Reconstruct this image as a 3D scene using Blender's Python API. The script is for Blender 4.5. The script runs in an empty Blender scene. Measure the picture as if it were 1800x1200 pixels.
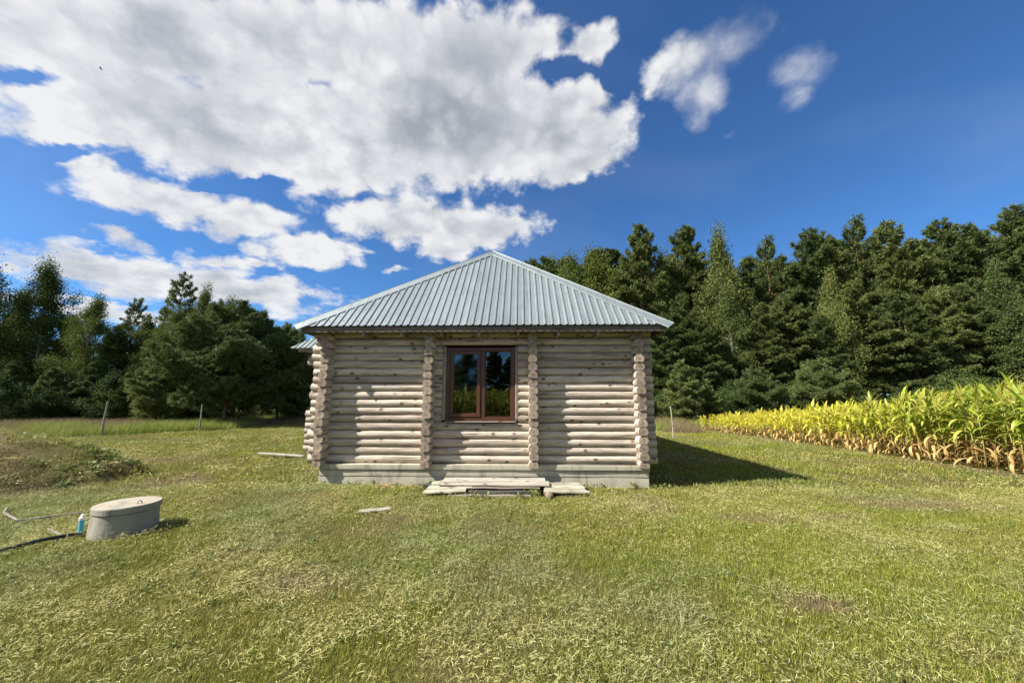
import bpy, math, random
import numpy as np
from mathutils import Vector, Matrix, Euler

R = math.radians
sc = bpy.context.scene
C = sc.collection
rng = np.random.default_rng(7)
random.seed(7)

# ------------------------------------------------------------------ camera
PITCH = R(8.9)
cam_d = bpy.data.cameras.new('camera'); cam = bpy.data.objects.new('camera', cam_d); C.objects.link(cam)
cam_d.sensor_width = 36.0; cam_d.lens = 13.0; cam_d.clip_start = 0.05; cam_d.clip_end = 3000
cam.location = (0, 0, 1.6); cam.rotation_euler = (R(90) + PITCH, 0, 0)
sc.camera = cam

# ------------------------------------------------------------------ sun, exposure
LIGHT = Vector((2.85, 0.99, -2.77)).normalized()          # direction the sunlight travels
SUN_EL = math.asin(-LIGHT.z); SUN_ROT = math.atan2(-LIGHT.x, -LIGHT.y)
sd = bpy.data.lights.new('sun', 'SUN'); sd.energy = 5.0; sd.angle = R(0.55); sd.color = (1.0, 0.95, 0.87)
sun = bpy.data.objects.new('sun', sd); C.objects.link(sun)
sun.rotation_euler = LIGHT.to_track_quat('-Z', 'Y').to_euler(); sun.location = (-20, -8, 25)
sc.view_settings.view_transform = 'Standard'; sc.view_settings.look = 'None'
sc.view_settings.gamma = 1; sc.view_settings.use_curve_mapping = False
sc.view_settings.exposure = 1.2
sc.cycles.max_bounces = 6; sc.cycles.transparent_max_bounces = 12

# ------------------------------------------------------------------ node helper
class NT:
    def __init__(s, nt): s.nt = nt; s.n = nt.nodes; s.l = nt.links; s.n.clear()
    def node(s, t, **k):
        n = s.n.new(t)
        for a, v in k.items(): setattr(n, a, v)
        return n
    def put(s, sock, v):
        if isinstance(v, bpy.types.NodeSocket): s.l.new(v, sock)
        elif v is not None: sock.default_value = v
    def m(s, op, a, b=None, c=None, clamp=False):
        n = s.node('ShaderNodeMath', operation=op, use_clamp=clamp)
        for i, v in enumerate((a, b, c)): s.put(n.inputs[i], v)
        return n.outputs[0]
    def vm(s, op, a, b=None, scale=None):
        n = s.node('ShaderNodeVectorMath', operation=op)
        s.put(n.inputs[0], a); s.put(n.inputs[1], b)
        if scale is not None: s.put(n.inputs['Scale'], scale)
        return n.outputs['Value'] if op in ('LENGTH', 'DOT_PRODUCT', 'DISTANCE') else n.outputs[0]
    def mapr(s, v, a, b, c=0.0, d=1.0, smooth=False):
        n = s.node('ShaderNodeMapRange', interpolation_type='SMOOTHSTEP' if smooth else 'LINEAR')
        s.put(n.inputs[0], v)
        for i, x in enumerate((a, b, c, d)): s.put(n.inputs[i + 1], x)
        return n.outputs[0]
    def mix(s, f, a, b, mode='MIX'):
        n = s.node('ShaderNodeMix', data_type='RGBA', blend_type=mode)
        s.put(n.inputs[0], f)
        for i, v in ((6, a), (7, b)):
            if isinstance(v, tuple) and len(v) == 3: v = v + (1,)
            s.put(n.inputs[i], v)
        return n.outputs[2]
    def noise(s, vec=None, scale=5, detail=4, rough=.5, dist=0, col=False, lac=2.0):
        n = s.node('ShaderNodeTexNoise')
        s.put(n.inputs['Vector'], vec); n.inputs['Scale'].default_value = scale
        n.inputs['Detail'].default_value = detail; n.inputs['Roughness'].default_value = rough
        n.inputs['Distortion'].default_value = dist; n.inputs['Lacunarity'].default_value = lac
        return n.outputs[1 if col else 0]
    def mapping(s, vec, loc=(0, 0, 0), rot=(0, 0, 0), scale=(1, 1, 1), kind='POINT'):
        n = s.node('ShaderNodeMapping', vector_type=kind)
        s.put(n.inputs[0], vec); n.inputs[1].default_value = loc
        n.inputs[2].default_value = rot; n.inputs[3].default_value = scale
        return n.outputs[0]
    def ramp(s, f, pts):
        n = s.node('ShaderNodeValToRGB'); cr = n.color_ramp
        while len(cr.elements) < len(pts): cr.elements.new(.5)
        for e, (p, c) in zip(cr.elements, pts): e.position = p; e.color = tuple(c) + (1,)
        s.put(n.inputs[0], f); return n.outputs[0]
    def attr(s, name, kind='GEOMETRY'):
        n = s.node('ShaderNodeAttribute', attribute_name=name, attribute_type=kind)
        return n.outputs['Fac']
    def bump(s, h, strength=.4, dist=.01):
        n = s.node('ShaderNodeBump'); n.inputs['Strength'].default_value = strength
        n.inputs['Distance'].default_value = dist; s.put(n.inputs['Height'], h); return n.outputs[0]

def material(name, fn):
    m = bpy.data.materials.new(name); m.use_nodes = True
    t = NT(m.node_tree); out = t.node('ShaderNodeOutputMaterial')
    t.l.new(fn(t), out.inputs[0]); return m

def pbsdf(t, col, rough=.8, metal=0.0, normal=None, spec=.5, **k):
    n = t.node('ShaderNodeBsdfPrincipled')
    t.put(n.inputs['Base Color'], col + (1,) if isinstance(col, tuple) and len(col) == 3 else col)
    t.put(n.inputs['Roughness'], rough); t.put(n.inputs['Metallic'], metal)
    t.put(n.inputs['Specular IOR Level'], spec)
    if normal is not None: t.put(n.inputs['Normal'], normal)
    for a, v in k.items(): t.put(n.inputs[a], v)
    return n.outputs[0]

def leafy(t, col, trans=.3, rough=.6, spec=.3, tcol=None):
    p = pbsdf(t, col, rough, spec=spec)
    tr = t.node('ShaderNodeBsdfTranslucent'); t.put(tr.inputs[0], tcol if tcol is not None else col)
    mx = t.node('ShaderNodeMixShader'); mx.inputs[0].default_value = trans
    t.l.new(p, mx.inputs[1]); t.l.new(tr.outputs[0], mx.inputs[2]); return mx.outputs[0]

# ------------------------------------------------------------------ sky (world)
def build_world():
    w = bpy.data.worlds.new('World'); sc.world = w; w.use_nodes = True
    t = NT(w.node_tree); out = t.node('ShaderNodeOutputWorld'); bg = t.node('ShaderNodeBackground')
    sky = t.node('ShaderNodeTexSky', sky_type='NISHITA'); sky.sun_disc = False
    sky.sun_elevation = SUN_EL; sky.sun_rotation = SUN_ROT
    sky.altitude = 900; sky.air_density = 1.0; sky.dust_density = 0.3; sky.ozone_density = 3.2
    skyc = t.mix(1.0, sky.outputs[0], (0.47, 0.80, 1.10), 'MULTIPLY')
    d = t.vm('NORMALIZE', t.node('ShaderNodeTexCoord').outputs['Generated'])
    sep = t.node('ShaderNodeSeparateXYZ'); t.l.new(d, sep.inputs[0])
    # cloud-layer coordinates: a flat layer seen in perspective
    zz = t.m('ADD', t.m('MAXIMUM', sep.outputs[2], 0.0), 0.16)
    cmb = t.node('ShaderNodeCombineXYZ')
    t.put(cmb.inputs[0], t.m('DIVIDE', sep.outputs[0], zz)); t.put(cmb.inputs[1], t.m('DIVIDE', sep.outputs[1], zz))
    P = cmb.outputs[0]
    # wobble the direction before measuring the cloud bodies
    wob = t.vm('SUBTRACT', t.noise(P, 1.5, 3, .55, col=True), (.5, .5, .5))
    wob2 = t.vm('SUBTRACT', t.noise(P, 5.5, 4, .6, col=True), (.5, .5, .5))
    dw = t.vm('ADD', t.vm('ADD', d, t.vm('SCALE', wob, scale=.09)), t.vm('SCALE', wob2, scale=.06))
    f = 650.0; cp, sp = math.cos(PITCH), math.sin(PITCH)
    def direc(px, py):
        u = (px - 900) / f; v = (py - 600) / f
        return Vector((u, cp + sp * v, sp - cp * v)).normalized()
    blobs = [  # x, y, half-width, half-height, tilt
        (160, 145, 245, 56, 14), (330, 225, 300, 80, 13), (560, 235, 260, 105, 6), (780, 210, 280, 120, 0),
        (990, 232, 132, 82, 8), (430, 70, 560, 90, 0), (820, 100, 190, 90, 0), (1015, 290, 95, 34, -20), (1045, 70, 50, 40, 0), (1000, 175, 110, 45, 0),
        (90, 232, 130, 26, 12), (170, 305, 110, 26, 22), (290, 352, 150, 40, 12), (420, 385, 105, 34, 6), (250, 330, 120, 24, 10),
        (240, 424, 54, 18, 12), (770, 392, 178, 44, 2), (740, 366, 120, 28, 0), (780, 432, 62, 28, 6),
        (548, 442, 96, 32, 3), (448, 432, 36, 13, 10), (452, 460, 44, 11, 14),
        (118, 460, 60, 20, 0), (240, 485, 200, 34, 8), (385, 460, 56, 24, 4), (430, 512, 165, 34, 10), (500, 545, 80, 22, 8),
        (30, 125, 46, 18, 18), (32, 480, 22, 12, 0), (150, 545, 190, 16, 4), (700, 478, 26, 6, -4),
        (1235, 95, 130, 50, -22), (1235, 165, 50, 54, -15), (1225, 205, 30, 32, 0), (1405, 120, 75, 40, -20), (1392, 170, 38, 36, -20), (1275, 240, 24, 9, -10)]
    best = None
    for (x, y, a, b, ang) in blobs:
        c = direc(x, y); ca, sa = math.cos(R(ang)), math.sin(R(ang))
        ax = direc(x + ca * a, y + sa * a) - c; bx = direc(x - sa * b, y + ca * b) - c
        la, lb = ax.length, bx.length; ax.normalize(); bx = (bx - bx.dot(ax) * ax).normalized()
        cx = ax.cross(bx); rot = Matrix((ax, bx, cx)).transposed().to_euler()
        v = t.mapping(dw, c, rot, (la, lb, max(la, lb)), 'TEXTURE')
        q = t.m('SUBTRACT', 1.0, t.vm('LENGTH', v))
        k = 1.0 if x > 1190 else (.8 if b < 30 else 1.0)
        q = t.m('MULTIPLY', t.m('ADD', q, .16 if y > 440 and x < 700 else .11), k * min(1.0, .30 + lb * 3.2))
        best = q if best is None else t.m('SMOOTH_MAX', best, q, .05)
    # elsewhere in the sky the same broken cloud goes on
    behind = t.mapr(sep.outputs[1], -.15, .12, 1, 0)
    far = t.m('MULTIPLY', t.m('SUBTRACT', t.noise(P, .55, 3, .5), .45), 2.4)
    best = t.m('ADD', t.m('MULTIPLY', best, t.m('SUBTRACT', 1.0, behind)), t.m('MULTIPLY', far, behind))
    holes = None
    for (x, y, a, b, s) in ((965, 120, 75, 34, .42), (1085, 130, 32, 60, .42), (560, 140, 60, 14, .2), (60, 145, 75, 28, .65), (100, 262, 120, 14, .35), (430, 330, 110, 12, .4)):
        c = direc(x, y); ax = direc(x + a, y) - c; bx = direc(x, y + b) - c
        la, lb = ax.length, bx.length; ax.normalize(); bx = (bx - bx.dot(ax) * ax).normalized()
        rot = Matrix((ax, bx, ax.cross(bx))).transposed().to_euler()
        q = t.m('MULTIPLY', t.m('MAXIMUM', t.m('SUBTRACT', 1.0, t.vm('LENGTH', t.mapping(dw, c, rot, (la, lb, max(la, lb)), 'TEXTURE'))), 0.0), s)
        holes = q if holes is None else t.m('ADD', holes, q)
    best = t.m('SUBTRACT', best, holes)
    fine = t.noise(P, 2.6, 9, .60, .25)
    fine2 = t.noise(d, 16, 6, .60, .3)
    vo = t.node('ShaderNodeTexVoronoi', feature='SMOOTH_F1'); vo.inputs['Scale'].default_value = 21; vo.inputs['Smoothness'].default_value = .35
    t.put(vo.inputs['Vector'], t.vm('ADD', t.vm('ADD', d, t.vm('SCALE', wob2, scale=.10)), t.vm('SCALE', t.vm('SUBTRACT', t.noise(d, 34, 3, .6, col=True), (.5, .5, .5)), scale=.035)))
    puff = t.m('SUBTRACT', .42, vo.outputs['Distance'])
    edge = t.m('ADD', t.m('MULTIPLY', t.m('SUBTRACT', fine, .5), .40), t.m('ADD', t.m('MULTIPLY', puff, .24), t.m('MULTIPLY', t.m('SUBTRACT', fine2, .5), .44)))
    dens = t.m('ADD', best, edge)
    alpha = t.mapr(dens, -.05, t.mapr(sep.outputs[0], .30, .40, .19, .85), smooth=True)
    # body shading: sunward rims white, thick parts grey below
    sh = t.noise(t.vm('ADD', P, (.0, .0, .7)), 2.1, 6, .52, .3)
    off = t.vm('ADD', P, (-.10, -.05, 0)); n2 = t.noise(off, 2.6, 6, .60, .25); n1 = t.noise(P, 2.6, 6, .60, .25)
    relief = t.m('SUBTRACT', n1, n2)
    thick = t.mapr(dens, .05, .65)
    g = t.m('SUBTRACT', 1.0, t.m('MULTIPLY', thick, t.mapr(sh, .32, .66)))
    g = t.m('ADD', g, t.m('MULTIPLY', relief, 1.2))
    g = t.m('ADD', g, t.m('MULTIPLY', t.m('ADD', puff, t.m('SUBTRACT', fine2, .5)), .75), clamp=True)
    cc = t.ramp(g, [(0.0, (.41, .44, .49)), (.35, (.56, .585, .63)), (.7, (.77, .79, .82)), (1.0, (.95, .955, .965))])
    cc = t.vm('SCALE', cc, scale=6.6)
    veil = t.m('MULTIPLY', t.mapr(t.noise(P, .8, 4, .5, .5), .48, .75), .10)
    alpha = t.m('MAXIMUM', t.m('MULTIPLY', alpha, .97), veil)
    ground_cut = t.mapr(sep.outputs[2], -.02, .02)
    col = t.mix(t.m('MULTIPLY', alpha, ground_cut), skyc, cc)
    t.l.new(col, bg.inputs[0]); bg.inputs[1].default_value = 0.062
    t.l.new(bg.outputs[0], out.inputs[0])
build_world()

# ------------------------------------------------------------------ mesh + object helpers
def mesh_np(name, V, F, mats=(), midx=None, smooth=False, fattr=None, vattr=None):
    V = np.asarray(V, np.float32); F = np.asarray(F, np.int32); k = F.shape[1]
    me = bpy.data.meshes.new(name)
    me.vertices.add(len(V)); me.vertices.foreach_set('co', V.ravel())
    me.loops.add(F.size); me.loops.foreach_set('vertex_index', F.ravel())
    me.polygons.add(len(F)); me.polygons.foreach_set('loop_start', np.arange(len(F), dtype=np.int32) * k)
    for m in mats: me.materials.append(m)
    if midx is not None: me.polygons.foreach_set('material_index', np.asarray(midx, np.int32))
    if smooth: me.polygons.foreach_set('use_smooth', np.ones(len(F), bool))
    for an, dom in ((fattr, 'FACE'), (vattr, 'POINT')):
        if an:
            for nm, arr in an.items():
                a = me.attributes.new(nm, 'FLOAT', dom); a.data.foreach_set('value', np.asarray(arr, np.float32))
    me.update(calc_edges=True); me.validate(); return me

def mesh_py(name, V, F, mats=(), midx=None, smooth=False):
    me = bpy.data.meshes.new(name); me.from_pydata([tuple(v) for v in V], [], F)
    for m in mats: me.materials.append(m)
    if midx is not None: me.polygons.foreach_set('material_index', midx)
    if smooth: me.polygons.foreach_set('use_smooth', [True] * len(me.polygons))
    me.update(); return me

def link(name, me, parent=None, loc=(0, 0, 0), rot=(0, 0, 0), scale=(1, 1, 1), **props):
    o = bpy.data.objects.new(name, me); C.objects.link(o)
    o.parent = parent; o.location = loc; o.rotation_euler = rot; o.scale = scale
    for k, v in props.items(): o[k] = v
    return o

def thing(name, label, cat, loc=(0, 0, 0), rz=0, group=None, me=None, rot=None):
    o = link(name, me, None, loc, rot if rot else (0, 0, rz)); o['label'] = label; o['category'] = cat
    if group: o['group'] = group
    return o

def copy_thing(o, loc, rz, scale=1.0, label=None):
    c = o.copy(); C.objects.link(c); c.location = loc; c.rotation_euler = (0, 0, rz)
    c.scale = (scale,) * 3 if not isinstance(scale, tuple) else scale
    if label: c['label'] = label
    for ch in o.children:
        d = ch.copy(); C.objects.link(d); d.parent = c
    return c

class MB:
    """collects simple solids"""
    def __init__(s): s.V = []; s.F = []; s.M = []
    def box(s, x0, x1, y0, y1, z0, z1, m=0, mat=None, bev=0):
        n = len(s.V); b = min(bev, (x1-x0)/2.2, (y1-y0)/2.2, (z1-z0)/2.2)
        if b <= 0:
            P = [(x, y, z) for z in (z0, z1) for x, y in ((x0, y0), (x1, y0), (x1, y1), (x0, y1))]
            Fs = [(0, 3, 2, 1), (4, 5, 6, 7), (0, 1, 5, 4), (1, 2, 6, 5), (2, 3, 7, 6), (3, 0, 4, 7)]
        else:  # chamfered box: octagon-ish corners
            P = []; Fs = []; idx = {}
            for sx in (0, 1):
                for sy in (0, 1):
                    for sz in (0, 1):
                        X = (x0, x1)[sx]; Y = (y0, y1)[sy]; Z = (z0, z1)[sz]
                        dx = b if sx == 0 else -b; dy = b if sy == 0 else -b; dz = b if sz == 0 else -b
                        for ax, p in enumerate(((X, Y+dy, Z+dz), (X+dx, Y, Z+dz), (X+dx, Y+dy, Z))):
                            idx[(sx, sy, sz, ax)] = len(P); P.append(p)
            def q(*k): Fs.append(tuple(idx[a] for a in k))
            for a in (0, 1):
                fl = lambda l: l if a else l[::-1]
                q(*fl([(a, 0, 0, 0), (a, 1, 0, 0), (a, 1, 1, 0), (a, 0, 1, 0)]))
                q(*fl([(0, a, 0, 1), (0, a, 1, 1), (1, a, 1, 1), (1, a, 0, 1)]))
                q(*fl([(0, 0, a, 2), (1, 0, a, 2), (1, 1, a, 2), (0, 1, a, 2)]))
            for a in (0, 1):
                for c in (0, 1):
                    f = (a == c)
                    for l in ([(a, c, 0, 0), (a, c, 0, 1), (a, c, 1, 1), (a, c, 1, 0)],):
                        q(*(l if f else l[::-1]))
                    l = [(a, 0, c, 0), (a, 1, c, 0), (a, 1, c, 2), (a, 0, c, 2)]; q(*(l if f else l[::-1]))
                    l = [(0, a, c, 1), (0, a, c, 2), (1, a, c, 2), (1, a, c, 1)]; q(*(l if f else l[::-1]))
            for a in (0, 1):
                for c in (0, 1):
                    for e in (0, 1):
                        l = [(a, c, e, 0), (a, c, e, 1), (a, c, e, 2)]
                        q(*(l if (a + c + e) % 2 else l[::-1]))
        if mat is not None: P = [tuple(mat @ Vector(p)) for p in P]
        s.V += P; s.F += [tuple(i + n for i in f) for f in Fs]; s.M += [m] * len(Fs); return s
    def tube(s, pts, rad, k=8, m=0, cap=True):
        pts = [Vector(p) for p in pts]; n0 = len(s.V)
        if not hasattr(rad, '__len__'): rad = [rad] * len(pts)
        up = Vector((0, 0, 1))
        for i, p in enumerate(pts):
            d = (pts[min(i+1, len(pts)-1)] - pts[max(i-1, 0)]).normalized()
            a = d.cross(up if abs(d.z) < .9 else Vector((1, 0, 0))).normalized(); b = d.cross(a)
            for j in range(k):
                t = 2 * math.pi * j / k; s.V.append(tuple(p + (a * math.cos(t) + b * math.sin(t)) * rad[i]))
        for i in range(len(pts) - 1):
            for j in range(k):
                q = (n0+i*k+j, n0+(i+1)*k+j, n0+(i+1)*k+(j+1) % k, n0+i*k+(j+1) % k); s.F.append(q); s.M.append(m)
        if cap:
            s.F.append(tuple(n0 + j for j in range(k))); s.M.append(m)
            s.F.append(tuple(n0 + (len(pts)-1)*k + j for j in range(k))[::-1]); s.M.append(m)
        return s
    def mesh(s, name, mats, smooth=False): return mesh_py(name, s.V, s.F, mats, s.M, smooth)

# value noise in numpy (for ground relief and plant distribution)
_perm = np.random.default_rng(3).random((256, 256)).astype(np.float32)
def vnoise(x, y, s=1.0, seed=0):
    x = np.asarray(x) * s + seed * 17.3 + 500; y = np.asarray(y) * s + seed * 9.1 + 500
    xi = np.floor(x).astype(int); yi = np.floor(y).astype(int); fx = x - xi; fy = y - yi
    fx = fx*fx*(3-2*fx); fy = fy*fy*(3-2*fy); g = lambda a, b: _perm[a % 256, b % 256]
    return (g(xi, yi)*(1-fx)+g(xi+1, yi)*fx)*(1-fy) + (g(xi, yi+1)*(1-fx)+g(xi+1, yi+1)*fx)*fy
def fbm(x, y, s=1.0, o=4, seed=0):
    r = 0; a = 1; t = 0
    for i in range(o): r = r + a*vnoise(x, y, s*2**i, seed+i); t += a; a *= .55
    return r / t

# ------------------------------------------------------------------ ground
CX, CY, YAW = -0.58, 7.204, -0.027
cy_, sy_ = math.cos(YAW), math.sin(YAW)
def h2w(lx, ly, z=0): return (CX + lx*cy_ - ly*sy_, CY + lx*sy_ + ly*cy_, z)
def w2h(x, y): return (x-CX)*cy_ + (y-CY)*sy_, -(x-CX)*sy_ + (y-CY)*cy_
def gheight(x, y):
    x = np.asarray(x, float); y = np.asarray(y, float)
    h = (fbm(x, y, .35, 3, 5) - .5) * .05 + (fbm(x, y, 1.9, 2, 9) - .5) * .025
    h = h + .03 * np.clip((-x - 2) / 2, 0, 1)
    lx, ly = w2h(x, y)
    fade = np.clip(np.maximum(np.abs(lx) - 3.2, np.maximum(-ly - .2, ly - 9)) / .8, 0, 1)
    return h * (.25 + .75*fade) + .02 * np.clip((-lx)/3, 0, 1)
def mound(x, y):
    dx = (np.asarray(x) + 11.05) / 3.45; dy = (np.asarray(y) - 7.45) / 1.85
    r = np.sqrt(dx*dx + dy*dy) + (fbm(x, y, .9, 3, 21) - .5) * .35
    m = .95 * np.clip(1 - r*r, 0, 1) ** 1.05
    return m + np.where(m > .02, (fbm(x, y, 2.6, 3, 31) - .5) * .16 * np.clip(m*6, 0, 1), 0)
def surf(x, y): return gheight(x, y) + np.maximum(mound(x, y) - .01, 0)

# where the turf is brown, blue-green, lush
def spot(x, y, cx, cy, rx, ry, seed=0):
    d = np.sqrt(((x-cx)/rx)**2 + ((y-cy)/ry)**2) + (fbm(x, y, 3, 2, seed+40)-.5)*.8
    return np.clip(1.25 - d, 0, 1)
def dryness(x, y):
    x = np.asarray(x, float); y = np.asarray(y, float)
    b = np.clip((fbm(x, y, .8, 4, 11) - .53) * 4.0, 0, 1) * .6
    for s in ((-1.55, 5.35, .45, .28), (2.45, 3.22, .32, .16), (3.35, 5.35, .55, .25), (4.55, 5.4, .6, .2), (-1.9, 3.6, .5, .3),
              (-2.2, 7.05, .25, .1), (-9.0, 6.7, 1.5, .8), (6.3, 6.0, 1.3, .3)):
        b = np.maximum(b, spot(x, y, *s, seed=3) * .85)
    b = np.maximum(b, np.clip(mound(x, y) * 3, 0, 1) * np.clip((fbm(x, y, .8, 3, 61) - .47) * 5, 0, .9))
    b = np.maximum(b, np.clip(1 - np.abs(x - 10.2 - (20-y)*.05) / .55, 0, 1) * (y < 21) * .9)   # bare strip along the corn
    return b
def hue(x, y):   # 0 yellow-green .. 1 blue-green swaths of fresh clippings
    return np.clip((fbm(np.asarray(x)*.8 + np.asarray(y)*.25, np.asarray(y)*.9, .75, 4, 77) - .42) * 4, 0, 1)
def lush(x, y):
    return np.clip((fbm(x, y, .55, 3, 91) - .52) * 5, 0, 1)

def g_ground(t):
    pos = t.node('ShaderNodeNewGeometry').outputs['Position']
    dry = t.attr('dry'); n = t.noise(pos, 26, 5, .65); n2 = t.noise(pos, 3.2, 5, .6); n3 = t.noise(pos, 90, 3, .7)
    green = t.mix(n, (.034, .038, .008), (.115, .118, .022))
    green = t.mix(t.mapr(n2, .35, .65), green, t.mix(n, (.075, .075, .022), (.155, .145, .03)))
    brown = t.mix(n3, (.085, .055, .035), (.23, .17, .11))
    c = t.mix(t.m('MULTIPLY', dry, .85), green, brown)
    c = t.mix(t.mapr(n3, .55, .75), c, (.20, .20, .075))
    return pbsdf(t, c, .95, spec=.1, normal=t.bump(t.m('ADD', n, n3), .9, .03))
M_ground = material('turf soil', g_ground)

def axis(lo, hi, near, dens, far):
    a = list(np.arange(near[0], near[1] + 1e-6, dens)); s = dens; v = near[1]
    while v < hi: s *= 1.25; v += s; a.append(v)
    s = dens; v = near[0]; b = []
    while v > lo: s *= 1.25; v -= s; b.append(v)
    return np.array(b[::-1] + a)
gx = axis(-900, 900, (-14, 14), .14, 0); gy = axis(-900, 900, (1.5, 20), .14, 0)
GX, GY = np.meshgrid(gx, gy); nx, ny = len(gx), len(gy)
def grid_faces(nx, ny):
    i, j = np.meshgrid(np.arange(nx-1), np.arange(ny-1)); a = (j*nx + i).ravel()
    return np.stack([a, a+1, a+nx+1, a+nx], 1)
Z = gheight(GX, GY) - np.clip(mound(GX, GY), 0, .05)
link('ground', mesh_np('ground', np.stack([GX.ravel(), GY.ravel(), Z.ravel()], 1), grid_faces(nx, ny), [M_ground], smooth=True,
     vattr={'dry': dryness(GX, GY).ravel()}), kind='structure')
mx_ = np.linspace(-14.5, -5.7, 90); my_ = np.linspace(4.9, 10.2, 60); MX, MY = np.meshgrid(mx_, my_)
MZ = gheight(MX, MY) + mound(MX, MY) - .012
link('earth_mound', mesh_np('earth_mound', np.stack([MX.ravel(), MY.ravel(), MZ.ravel()], 1), grid_faces(90, 60), [M_ground], smooth=True,
     vattr={'dry': np.clip(dryness(MX, MY) + .05, 0, 1).ravel()}), kind='structure')

# ------------------------------------------------------------------ wood, metal, concrete materials
def g_wood(t, dark, light, knots=True, sx=1.2, tone=.25, stain=(.38, .17, .06)):
    oi = t.node('ShaderNodeObjectInfo'); rnd = oi.outputs['Random']
    tc = t.node('ShaderNodeTexCoord').outputs['Object']
    p = t.vm('ADD', tc, t.vm('SCALE', (37.0, 11.0, 5.0), scale=rnd))
    g = t.noise(t.mapping(p, scale=(sx*1.5, 34, 34)), 1.8, 7, .66, .6)
    g2 = t.noise(t.mapping(p, scale=(1.6, 9, 9)), 1.0, 5, .6)
    c = t.mix(t.mapr(g, .3, .7), dark, light)
    c = t.mix(t.m('MULTIPLY', t.mapr(g2, .45, .75), .55), c, tuple(x*.62 for x in dark))
    warm = t.mapr(t.noise(t.mapping(p, scale=(1.6, 6, 6)), 1.1, 3, .5), .66, .76)
    c = t.mix(t.m('MULTIPLY', warm, .55), c, (.46, .31, .235))
    h = g
    if knots:
        vo = t.node('ShaderNodeTexVoronoi', feature='F1'); t.put(vo.inputs['Vector'], t.mapping(p, scale=(4.2, 6.5, 6.5)))
        vo.inputs['Scale'].default_value = 1.0; vo.inputs['Randomness'].default_value = 1.0
        k = t.mapr(vo.outputs['Distance'], .09, .22, 1, 0, True); kk = t.mapr(vo.outputs['Distance'], .10, .36, 1, 0, True)
        c = t.mix(t.m('MULTIPLY', kk, .30), c, (.30, .20, .14)); c = t.mix(t.m('MULTIPLY', k, .85), c, (.055, .035, .025))
        h = t.m('ADD', h, kk)
        cr = t.noise(t.mapping(p, scale=(.9, 26, 26)), 1.0, 2, .5, .2)
        crack = t.mapr(cr, .31, .35, 1, 0); c = t.mix(t.m('MULTIPLY', crack, .8), c, (.05, .038, .03))
        h = t.m('SUBTRACT', h, t.m('MULTIPLY', crack, 1.5))
        st = t.mapr(t.noise(t.mapping(p, scale=(.55, 3, 3)), 1.0, 4, .6), .73, .78)
        c = t.mix(t.m('MULTIPLY', st, .7), c, stain)
    c = t.mix(1.0, c, t.mix(rnd, (1-tone*1.4, 1-tone*1.45, 1-tone*1.5), (1+tone*.35,)*3), 'MULTIPLY')
    return pbsdf(t, c, .85, spec=.2, normal=t.bump(h, .5, .006))
M_log = material('weathered log', lambda t: g_wood(t, (.29, .235, .18), (.74, .65, .54)))
M_board = material('grey sawn board', lambda t: g_wood(t, (.20, .17, .14), (.40, .345, .29), True, .8))
M_pale = material('bleached plank', lambda t: g_wood(t, (.25, .23, .18), (.47, .44, .37), True, .8, .15))
M_moss = material('mossy weathered plank', lambda t: g_wood(t, (.25, .24, .165), (.52, .50, .39), True, .8, .15))
M_fascia = material('browned fascia board', lambda t: g_wood(t, (.11, .09, .07), (.25, .21, .17), True, .8))
M_dark = material('near-black wood', lambda t: g_wood(t, (.035, .032, .03), (.12, .11, .10), False, .8))  # very dark wood tone all over
M_post = material('grey post wood', lambda t: g_wood(t, (.17, .15, .13), (.33, .30, .27), False, .5))

def g_endgrain(t):
    oi = t.node('ShaderNodeObjectInfo').outputs['Random']
    tc = t.node('ShaderNodeTexCoord').outputs['Object']; sp_ = t.node('ShaderNodeSeparateXYZ')
    w = t.vm('ADD', tc, t.vm('SCALE', t.vm('SUBTRACT', t.noise(tc, 9, 2, .5, col=True), (.5, .5, .5)), scale=.02))
    t.l.new(w, sp_.inputs[0]); y, z = sp_.outputs[1], sp_.outputs[2]
    r = t.m('SQRT', t.m('ADD', t.m('MULTIPLY', y, y), t.m('MULTIPLY', z, z)))
    rings = t.m('MULTIPLY', t.m('ADD', t.m('SINE', t.m('MULTIPLY', r, 620)), 1), .5)
    ang = t.m('ADD', t.m('ARCTAN2', z, y), t.m('MULTIPLY', oi, 6.3))
    rad = t.node('ShaderNodeCombineXYZ'); t.put(rad.inputs[0], t.m('MULTIPLY', ang, 1.6)); t.put(rad.inputs[1], t.m('MULTIPLY', r, 4)); t.put(rad.inputs[2], t.m('MULTIPLY', oi, 40))
    ck = t.mapr(t.noise(rad.outputs[0], 2.2, 3, .6), .33, .37, 1, 0)
    blot = t.noise(t.vm('ADD', tc, t.vm('SCALE', (9., 3., 7.), scale=oi)), 22, 4, .6)
    c = t.mix(t.m('MULTIPLY', rings, .55), (.33, .26, .195), (.19, .145, .108))
    c = t.mix(t.mapr(blot, .45, .72), c, (.46, .385, .30))
    c = t.mix(t.mapr(r, .015, .05, .6, 0), c, (.20, .13, .085))
    c = t.mix(t.mapr(r, .078, .09), c, (.22, .17, .13))
    c = t.mix(t.m('MULTIPLY', ck, .8), c, (.06, .045, .035))
    c = t.mix(1.0, c, t.mix(oi, (.68,)*3, (1.12,)*3), 'MULTIPLY')
    return pbsdf(t, c, .9, spec=.1, normal=t.bump(t.m('SUBTRACT', rings, t.m('MULTIPLY', ck, 3)), .4, .003))
M_end = material('log end grain', g_endgrain)

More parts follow.
